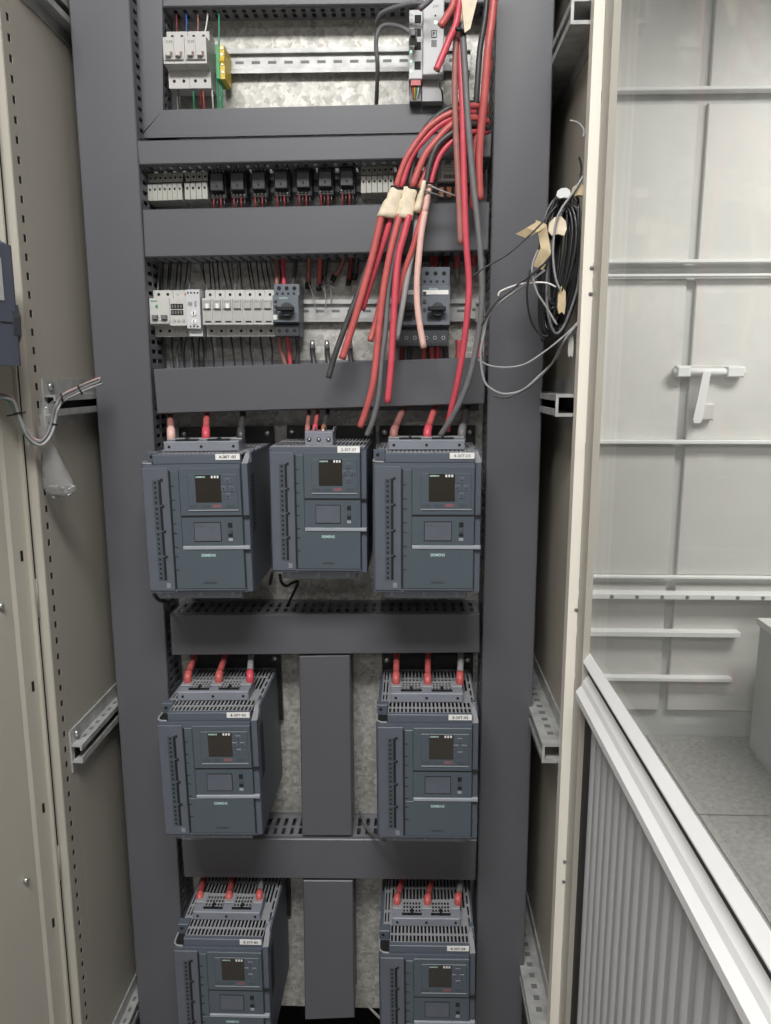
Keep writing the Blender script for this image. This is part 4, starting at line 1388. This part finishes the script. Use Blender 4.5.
# cables leaving the wraps
G2 = 'cut cables hanging below the tape wraps'
cable([(382, 214, YB_), (378, 232, YB_), (372.6, 256, YB_), (363.5, 289, YB_), (352, 328, YB_), (342, 359, YB_)], .0056, 'red', 'thick red cable slanting left, ending above the tilted duct', G2)
cable([(386, 214, YB_ + .008), (377, 245, YB_ + .008), (368, 266, YB_ + .008), (355.8, 299, YB_ + .004), (342.8, 333, YB_), (334, 358, YB_ - .002), (328.5, 378, YB_ - .004)], .0046, 'dark_cable', 'dark grey cable slanting furthest left over the tilted duct', G2)
cable([(392, 214, YB_ + .006), (386, 235, YB_ + .008), (379, 256, YB_ + .012), (370, 284, YB_ + .012), (362, 310, YB_ + .012)], .0050, 'red_bright', 'bright red cable half hidden behind the slanting thick one', G2)
cable([(400, 215, YB_ - .002), (395, 233, YB_ - .004), (389.5, 256, YB_ - .006), (383.5, 289, YB_ - .008), (379, 328, YB_ - .010), (376, 360, YB_ - .012), (372.5, 386, YB_ - .014), (366, 410, YB_ - .012), (360, 427, YB_ - .008)], .0052, 'red', 'faded red cable bending left to the screw of the smaller drive', G2)
cable([(404, 215, YB_ + .004), (399, 235, YB_ + .004), (394, 256, YB_ + .002), (388, 289, YB_ + .000), (385.6, 328, YB_ - .004), (381.9, 356, YB_ - .006), (378.4, 396, YB_ - .006), (373, 420, YB_ - .002), (366.7, 435.5, YB_ + .002)], .0046, 'grey_cable', 'grey cable bending left beside the smaller drive', G2)
cable([(409, 215, YB_ - .004), (404, 235, YB_ - .006), (398.5, 256, YB_ - .008), (395.3, 289, YB_ - .012), (393, 330, YB_ - .014), (391, 366, YB_ - .016), (387.5, 403, YB_ - .016)], .0052, 'red_bright', 'bright red cable ending on the tilted duct', G2)
cable([(388, 270, YB_ + .022), (381, 300, YB_ + .024), (375, 325, YB_ + .022), (370, 341, YB_ + .018)], .0048, 'red', 'red cable end peeping out left of the faded red cable', G2)
cable([(423, 212, YB_ + .002), (418, 230, YB_ + .002), (412, 250, YB_ + .004), (405, 270, YB_ + .006), (400, 290, YB_ + .010), (397, 305, YB_ + .012)], .0046, 'red', 'red cable passing behind the bright red one', G2)
cable([(417, 213, YB_ + .010), (415, 240, YB_ + .010), (409.6, 265.6, YB_ + .008), (404, 297, YB_ + .006), (396.5, 340, YB_ + .004)], .0046, 'light_grey_cable', 'light grey cable with cut end before the left large starter', G2)
cable([(425, 212, YB_), (421.5, 232, YB_ - .002), (419.5, 250, YB_ - .004), (417, 281, YB_ - .006), (418, 312, YB_ - .006), (423.8, 348, YB_ - .008)], .0050, 'pink_cable', 'pale pink cable ending in front of the large motor starters', G2)

# network cables at the top
YK = 1.25
cable([(376, 112, 1.345), (376.5, 101, 1.325), (377.6, 67, YK + .03), (376, 42, YK + .02), (380, 28.7, YK + .018), (388.5, 25, YK + .012), (403, 28, YK - .004), (414, 36, YK - .010)], .0034, 'grey_cable', 'grey network cable looping from the lower port', 'grey network cables', core=False)
o = cable([(377, 24, YK + .03), (378.4, 18.5, YK + .02), (383.5, 12, YK + .01), (400, 6, YK - .004), (416, 3, YK - .012), (424, 4, YK - .012)], .0036, 'grey_cable', 'grey network cable along the upper edge', 'grey network cables', core=False)
a = P(413, 35, YK - .012)
pg = thing('network_plug', 'grey network plug in the lower port of the switch', 'plug', a)
part(pg, 'plug_body', B().box(-.006, .006, -.004, .016, -.008, .006, .001), 'grey_cable')
part(pg, 'plug_boot', B().box(-.004, .004, -.010, -.004, -.005, .004, .001), 'dark_cable')
cable([(440, -14, YK - .03), (430, 0, YK - .03), (419.5, 9, YK - .03)], .0042, 'grey_cable', 'dark cable with a pinkish cut end over the power module', core=True)
solo('wire', B().tube([P(437, 79, YK), P(439, 86, YK), P(442, 92, YK), P(443, 104, YK + .02)], .0012, 6), 'black_wire', 'thin black wire below the power module', 'wire')

# supply cables of the drives
GD = 'supply cables on top of the drives'


def lead(p0, p1, m0, m1, Yb, label, r=.0052):
    """rises from the terminal block p0 and disappears behind the duct above p1"""
    a = P(*p0, Yb)
    b_ = P(*p1, YP - .045)
    mid = (a + b_) / 2 + Vector((0, 0, .004))
    path = catmull([a + Vector((0, 0, -.006)), a + Vector((0, .001, .008)), mid, b_, b_ + Vector((0, .006, .03))], 6)
    o = solo('supply_cable', B().tube(path, r, 10, 1), m1, label, 'cable', GD)
    o0 = Vector(o.location)
    part(o, 'sleeve', B().tube([p - o0 for p in path[:9]], r * 1.2, 10, 1), m0, True)
    return o


SETS = [
    ('upper left drive', 1.228, [((171, 437), (170, 414), 'pink_cable', 'brown_red'), ((206, 437), (207, 411), 'red_bright', 'red'), ((241, 438), (243, 412), 'dark_cable', 'dark_cable')]),
    ('upper right drive', 1.228, [((394, 436), (405, 404), 'brown_red', 'brown_red'), ((427.5, 436), (436, 403), 'red_bright', 'red'), ((462, 436), (468, 402), 'grey_cable', 'dark_cable')]),
    ('smaller upper drive', 1.232, [((307.5, 433), (309, 411), 'brown_red', 'brown_red'), ((315, 433), (318, 410), 'red_bright', 'red'), ((323.5, 434), (328, 409), 'copper', 'dark_cable')]),
    ('middle left drive', 1.232, [((188, 680), (194.5, 656), 'red', 'red'), ((219, 680), (225, 656), 'red', 'red'), ((250, 679.5), (251, 656), 'red_bright', 'light_grey_cable')]),
    ('middle right drive', 1.232, [((396, 681.5), (396.7, 655), 'red', 'red'), ((427.6, 683), (428, 655), 'red', 'red'), ((459.8, 681.5), (461, 655), 'red', 'light_grey_cable')]),
    ('bottom left drive', 1.232, [((200, 900), (204, 877), 'red', 'red'), ((229, 900), (232.5, 877), 'red', 'red'), ((259.3, 899), (262, 878), 'red', 'light_grey_cable')]),
    ('bottom right drive', 1.232, [((397, 903), (401.7, 880), 'red', 'red'), ((427.6, 903), (431.5, 880), 'red', 'red'), ((458, 902), (461, 880), 'red', 'light_grey_cable')]),
]
for (who, Yb, ls) in SETS:
    for k, (p0, p1, m0, m1) in enumerate(ls):
        r = .0036 if 'smaller' in who else .0056
        lead(p0, p1, m0, m1, Yb, ['left', 'middle', 'right'][k] + ' supply cable on top of the ' + who, r)
# small control cords at the drives
solo('control_cord', B().tube([P(280, 575, 1.21), P(282, 583, 1.25), P(287, 586, 1.27), P(292, 583, 1.28), P(298, 582, 1.29), P(294, 592, 1.31), P(287, 606, 1.325)], .0026, 8), 'black', 'kinked black cord dangling under the smaller drive', 'cord')
solo('control_cord', B().tube([P(272, 573, 1.22), P(271, 579, 1.25), P(270, 584, 1.27)], .0028, 8), 'black', 'short black cord end beside the upper left drive', 'cord')
solo('control_cord', B().tube([P(154, 594, 1.19), P(159, 600, 1.20), P(166, 602, 1.22), P(170, 610, 1.26)], .0032, 8), 'black', 'black cord under the upper left drive', 'cord')
solo('control_cord', B().tube([P(386, 841, 1.18), P(379, 838, 1.22), P(370, 832, 1.27), P(364, 822, 1.30), P(360, 812, 1.33)], .0026, 8), 'grey_cable', 'dark cord between short duct and middle right drive', 'cord')
solo('control_cord', B().tube([P(356, 985, 1.33), P(362, 998, 1.33), P(372, 1010, 1.33), P(384, 1022, 1.30)], .0026, 8), 'light_grey_cable', 'pale cord beside the bottom right drive', 'cord')

# ------------------------------------------------------------------ black wire coil at the right
ct = P(566, 190, 1.15)
coil = thing('wire_coil', 'hanging coil of black control wires with paper flags', 'wire coil', ct)
rng = random.Random(3)
for k in range(34):
    cxp = rng.uniform(552, 568)
    x_half = rng.uniform(6, 17)
    yt = rng.uniform(192, 214)
    yb_ = rng.uniform(300, 342)
    yc, yh = (yt + yb_) / 2, (yb_ - yt) / 2
    Yc = rng.uniform(1.130, 1.185)
    tilt = rng.uniform(-.10, .04)
    pts = []
    for j in range(15):
        a = 2 * math.pi * (j / 14.0)
        px = cxp + x_half * math.sin(a) * (1 + .15 * math.cos(a)) - (yc + yh * -math.cos(a) - 260) * .12 + rng.uniform(-.7, .7)
        py = yc - yh * math.cos(a)
        px = min(px, 578)
        pts.append(P(px, py, Yc + tilt * .2 * math.sin(a)) - ct)
    part(coil, 'wire_loop', B().tube(pts, .0019 if k % 3 else .0023, 6, 3), 'black_wire' if k % 5 else 'grey_cable', True)
for (x0_, y0_, x1_, y1_, x2_, y2_) in [(541, 222, 546, 250, 538, 268), (521, 236, 532, 230, 542, 224)]:
    pts = [P(x0_, y0_, 1.125), P(x1_, y1_, 1.12), P(x2_, y2_, 1.125)]
    w_ = .0075
    vs = []
    for q in pts:
        vs += [q - ct + Vector((-w_, 0, .003)), q - ct + Vector((w_, 0, -.003)), q - ct + Vector((w_, .002, -.003)), q - ct + Vector((-w_, .002, .003))]
    fs = [(0, 3, 2, 1), (8, 9, 10, 11)]
    for i in (0, 4):
        for k in range(4):
            l = (k + 1) % 4
            fs.append((i + k, i + l, i + 4 + l, i + 4 + k))
    part(coil, 'paper_flag', B().add(vs, fs), 'tape_tan')
for (x_, y_, sx, sz, m) in [(564, 193, .010, .007, 'white_wall'), (558, 226, .013, .013, 'tape'), (579, 190, .010, .008, 'tape_tan'), (562, 300, .006, .020, 'tape_tan'), (571, 345, .004, .018, 'mcb_grey')]:
    q = P(x_, y_, 1.118) - ct
    part(coil, 'tape_piece', B().prism([(-sx, -sz * .5), (-sx * .6, -sz * .95), (sx * .1, -sz * .8), (sx * .7, -sz), (sx * .95, -sz * .3), (sx * .8, sz * .5), (sx * .3, sz), (-sx * .4, sz * .9), (-sx * .9, sz * .4)], 'y', 0, .006).xform(Matrix.Translation(q)), m)
LW = [
    ('grey_wire', .0014, [(579, 321), (564, 336), (544, 352), (525, 364), (507, 367.4), (489.5, 365.5), (478, 359.6)], 'pale grey wire sagging in a shallow curve over the right duct'),
    ('grey_wire', .0018, [(579, 323), (566, 338), (554, 361), (538, 377), (522.7, 390), (505, 394), (491.5, 389), (483.7, 379), (480.5, 354), (484, 334), (488, 317), (499, 303), (525, 285), (545, 270)], 'pale grey wire forming the widest loop over the right duct'),
    ('dark_cable', .0016, [(577, 326), (562, 345), (550, 366), (530, 386), (508, 397), (494, 396)], 'dark wire following the widest loop'),
    ('black_wire', .0014, [(481.7, 326), (490, 312), (499, 301), (515, 287), (528.6, 276), (546, 262)], 'black wire fanning from the coil to the duct edge'),
    ('dark_cable', .0014, [(484, 318), (494, 303), (508, 292), (524, 281), (540, 268), (550, 256)], 'dark grey wire fanning beside the black one'),
    ('white_wire', .0013, [(498.5, 296), (499, 293), (504, 289.5), (521, 284), (544, 282.5), (556, 287)], 'wire with a white hooked end over the right duct'),
    ('black_wire', .0013, [(472, 277), (484, 268), (505, 256), (521, 243), (538, 227), (549, 214), (556, 196)], 'thin black wire reaching left across the right duct'),
    ('grey_wire', .0014, [(569.6, 120.5), (575, 121.5), (580, 124.5), (584, 131), (583, 137)], 'short curled grey wire end high above the coil'),
    ('black_wire', .0014, [(579, 157), (581, 164), (581, 172), (578, 184), (570, 200), (562, 214)], 'short wire with a pale tip just above the coil'),
    ('grey_wire', .0017, [(583, 176), (574, 191), (562, 208), (556, 222), (553, 250), (555, 275), (560, 290)], 'grey wire running down the front of the coil'),
    ('grey_wire', .0016, [(538, 250), (532, 268), (536, 290), (545, 305), (557, 325)], 'grey wire bowed across the left side of the coil'),
    ('black_wire', .0016, [(530, 270), (527, 295), (531, 320), (540, 334), (548, 336)], 'black wire bulging furthest left from the coil'),
]
for i, (m, r, pts, lab) in enumerate(LW):
    y0 = 1.118 - (i % 4) * .004
    cable([(x, y, y0) for (x, y) in pts], r, m, lab, 'loose wires of the coil', core=False, name='loose_wire', cat='wire', n=6)

# ------------------------------------------------------------------ left side: operator panel back, cord, plastic bag
z0, z1 = P(10, 366, 1.02).z, P(10, 236, 1.02).z
pd = thing('operator_panel', 'dark blue-grey operator panel housing on the left door with paper label', 'operator panel', door_pt(0.05, 0.016, z0), rot=(0, 0, ANG))
H = z1 - z0
# local: +y along the door from the hinge, -x inward
part(pd, 'housing', B().prism([(-.050, 0), (-.052, .004), (-.052, .20), (-.0, .22), (0, 0), (-.02, -.004)], 'z', 0, H * .93), 'panel_device')
part(pd, 'upper_bevel', B().add([(0, 0, H * .93), (-.05, .002, H * .93), (-.052, .2, H * .93), (0, .22, H * .93), (0, .02, H), (-.036, .024, H), (-.036, .18, H), (0, .18, H)],
                                [(0, 1, 5, 4), (1, 2, 6, 5), (2, 3, 7, 6), (3, 0, 4, 7), (4, 5, 6, 7), (0, 3, 2, 1)]), 'panel_device')
part(pd, 'paper_label', B().box(-.0532, -.0520, .022, .12, H * .50, H * .82), 'plc_grey')
part(pd, 'connector_bulge', B().prism([(-.046, H * .16), (-.0525, H * .24), (-.054, H * .38), (-.050, H * .48), (-.040, H * .44), (-.040, H * .14)], 'y', -.003, .010), 'starter_dark')
part(pd, 'housing_seam', B().box(-.0526, -.0515, .003, .2, H * .33, H * .34), 'black')

bag = thing('plastic_bag', 'clear plastic bag of small screws hanging from the left rail', 'bag', P(50, 400, 1.10))
o0 = Vector(bag.location)
n, steps = 16, 9
vs, fs = [], []
prof = [(48, 402, 5), (46, 415, 8), (44, 428, 7), (47, 440, 6), (51, 452, 9), (54, 466, 12), (57, 480, 15), (59, 490, 17), (60, 496, 15)]
for i, (x_, y_, hw) in enumerate(prof):
    c = P(x_, y_, 1.10) - o0
    hw_ = hw * 1.10 / F
    for k in range(n):
        a = 2 * math.pi * k / n
        wob = 1 + .10 * math.sin(3 * a + i)
        vs.append(c + Vector((hw_ * math.cos(a) * wob, (.010 if i < steps - 1 else .003) * math.sin(a) * wob, .004 * math.sin(2 * a + i))))
for i in range(steps - 1):
    for k in range(n):
        l = (k + 1) % n
        fs.append((i * n + k, i * n + l, (i + 1) * n + l, (i + 1) * n + k))
fs += [tuple(reversed(range(n))), tuple(range((steps - 1) * n, steps * n))]
part(bag, 'film', B().add(vs, fs), 'plastic_film', True)
for k in range(7):
    q = P(48 + k * 3.2, 488 + rng.uniform(-3, 3), 1.10) - o0
    part(bag, 'screw', B().tube([q, q + Vector((.012, rng.uniform(-.003, .003), rng.uniform(-.004, .006)))], .0022, 6, 1), 'steel', True)

cord_path = [(-12, 396), (2, 396), (11, 399), (16, 409), (22, 425), (30, 438), (39, 443), (46, 438), (51, 428), (54, 416), (58, 404), (64, 397), (74, 392), (86, 386), (99, 381)]
for i, (m, dx, dy_, dY, nm) in enumerate([('light_grey_cable', 0, 0, 0, 'grey sleeved'), ('green_wire', -1.5, 2, .003, 'green'), ('grey_wire', 1.5, 2, -.003, 'thin light grey'), ('pink_cable', .5, -2, .004, 'pinkish'), ('grey_cable', -.5, -1, -.004, 'dark grey')]):
    pts = []
    for k, (x_, y_) in enumerate(cord_path):
        t_ = k / (len(cord_path) - 1)
        Yy = lerp(1.03, 1.09, min(1, t_ * 1.6)) + dY if t_ < .72 else lerp(1.09, 1.22, (t_ - .72) / .28) + dY
        s_ = 1.4 if t_ > .75 else 1.0
        pts.append((x_ + dx * s_ * (1 + .4 * math.sin(k)), y_ + dy_ * s_, Yy))
    cable(pts, .0038 if i == 0 else .0021, m, nm + ' wire of the sagging bundle from the left door to the rail', 'wires of the door bundle', core=False, name='door_wire', cat='wire', n=7)
for k, (x_, y_, dx, dy_) in enumerate([(18, 413, 4, -1), (31, 438, 2, 3), (44, 441, -2, 4), (53, 424, 4, 1), (62, 398, 1, 4), (80, 390, 2, 4)]):
    Yy = [1.055, 1.08, 1.085, 1.09, 1.09, 1.13][k]
    solo('cable_tie', B().tube([P(x_ - dx, y_ - dy_, Yy), P(x_, y_, Yy - .009), P(x_ + dx, y_ + dy_, Yy), P(x_, y_, Yy + .009), P(x_ - dx, y_ - dy_, Yy)], .0014, 6), 'black',
         'black cable tie round the sagging door bundle, ' + ords[k] + ' from the door', 'cable tie', 'ties on the door bundle')
solo('cable_tie', B().tube([P(7, 416, 1.05), P(17, 414, 1.05), P(26, 412, 1.055)], .0012, 6), 'black', 'long black cable tie tail sticking out left of the door bundle', 'cable tie')
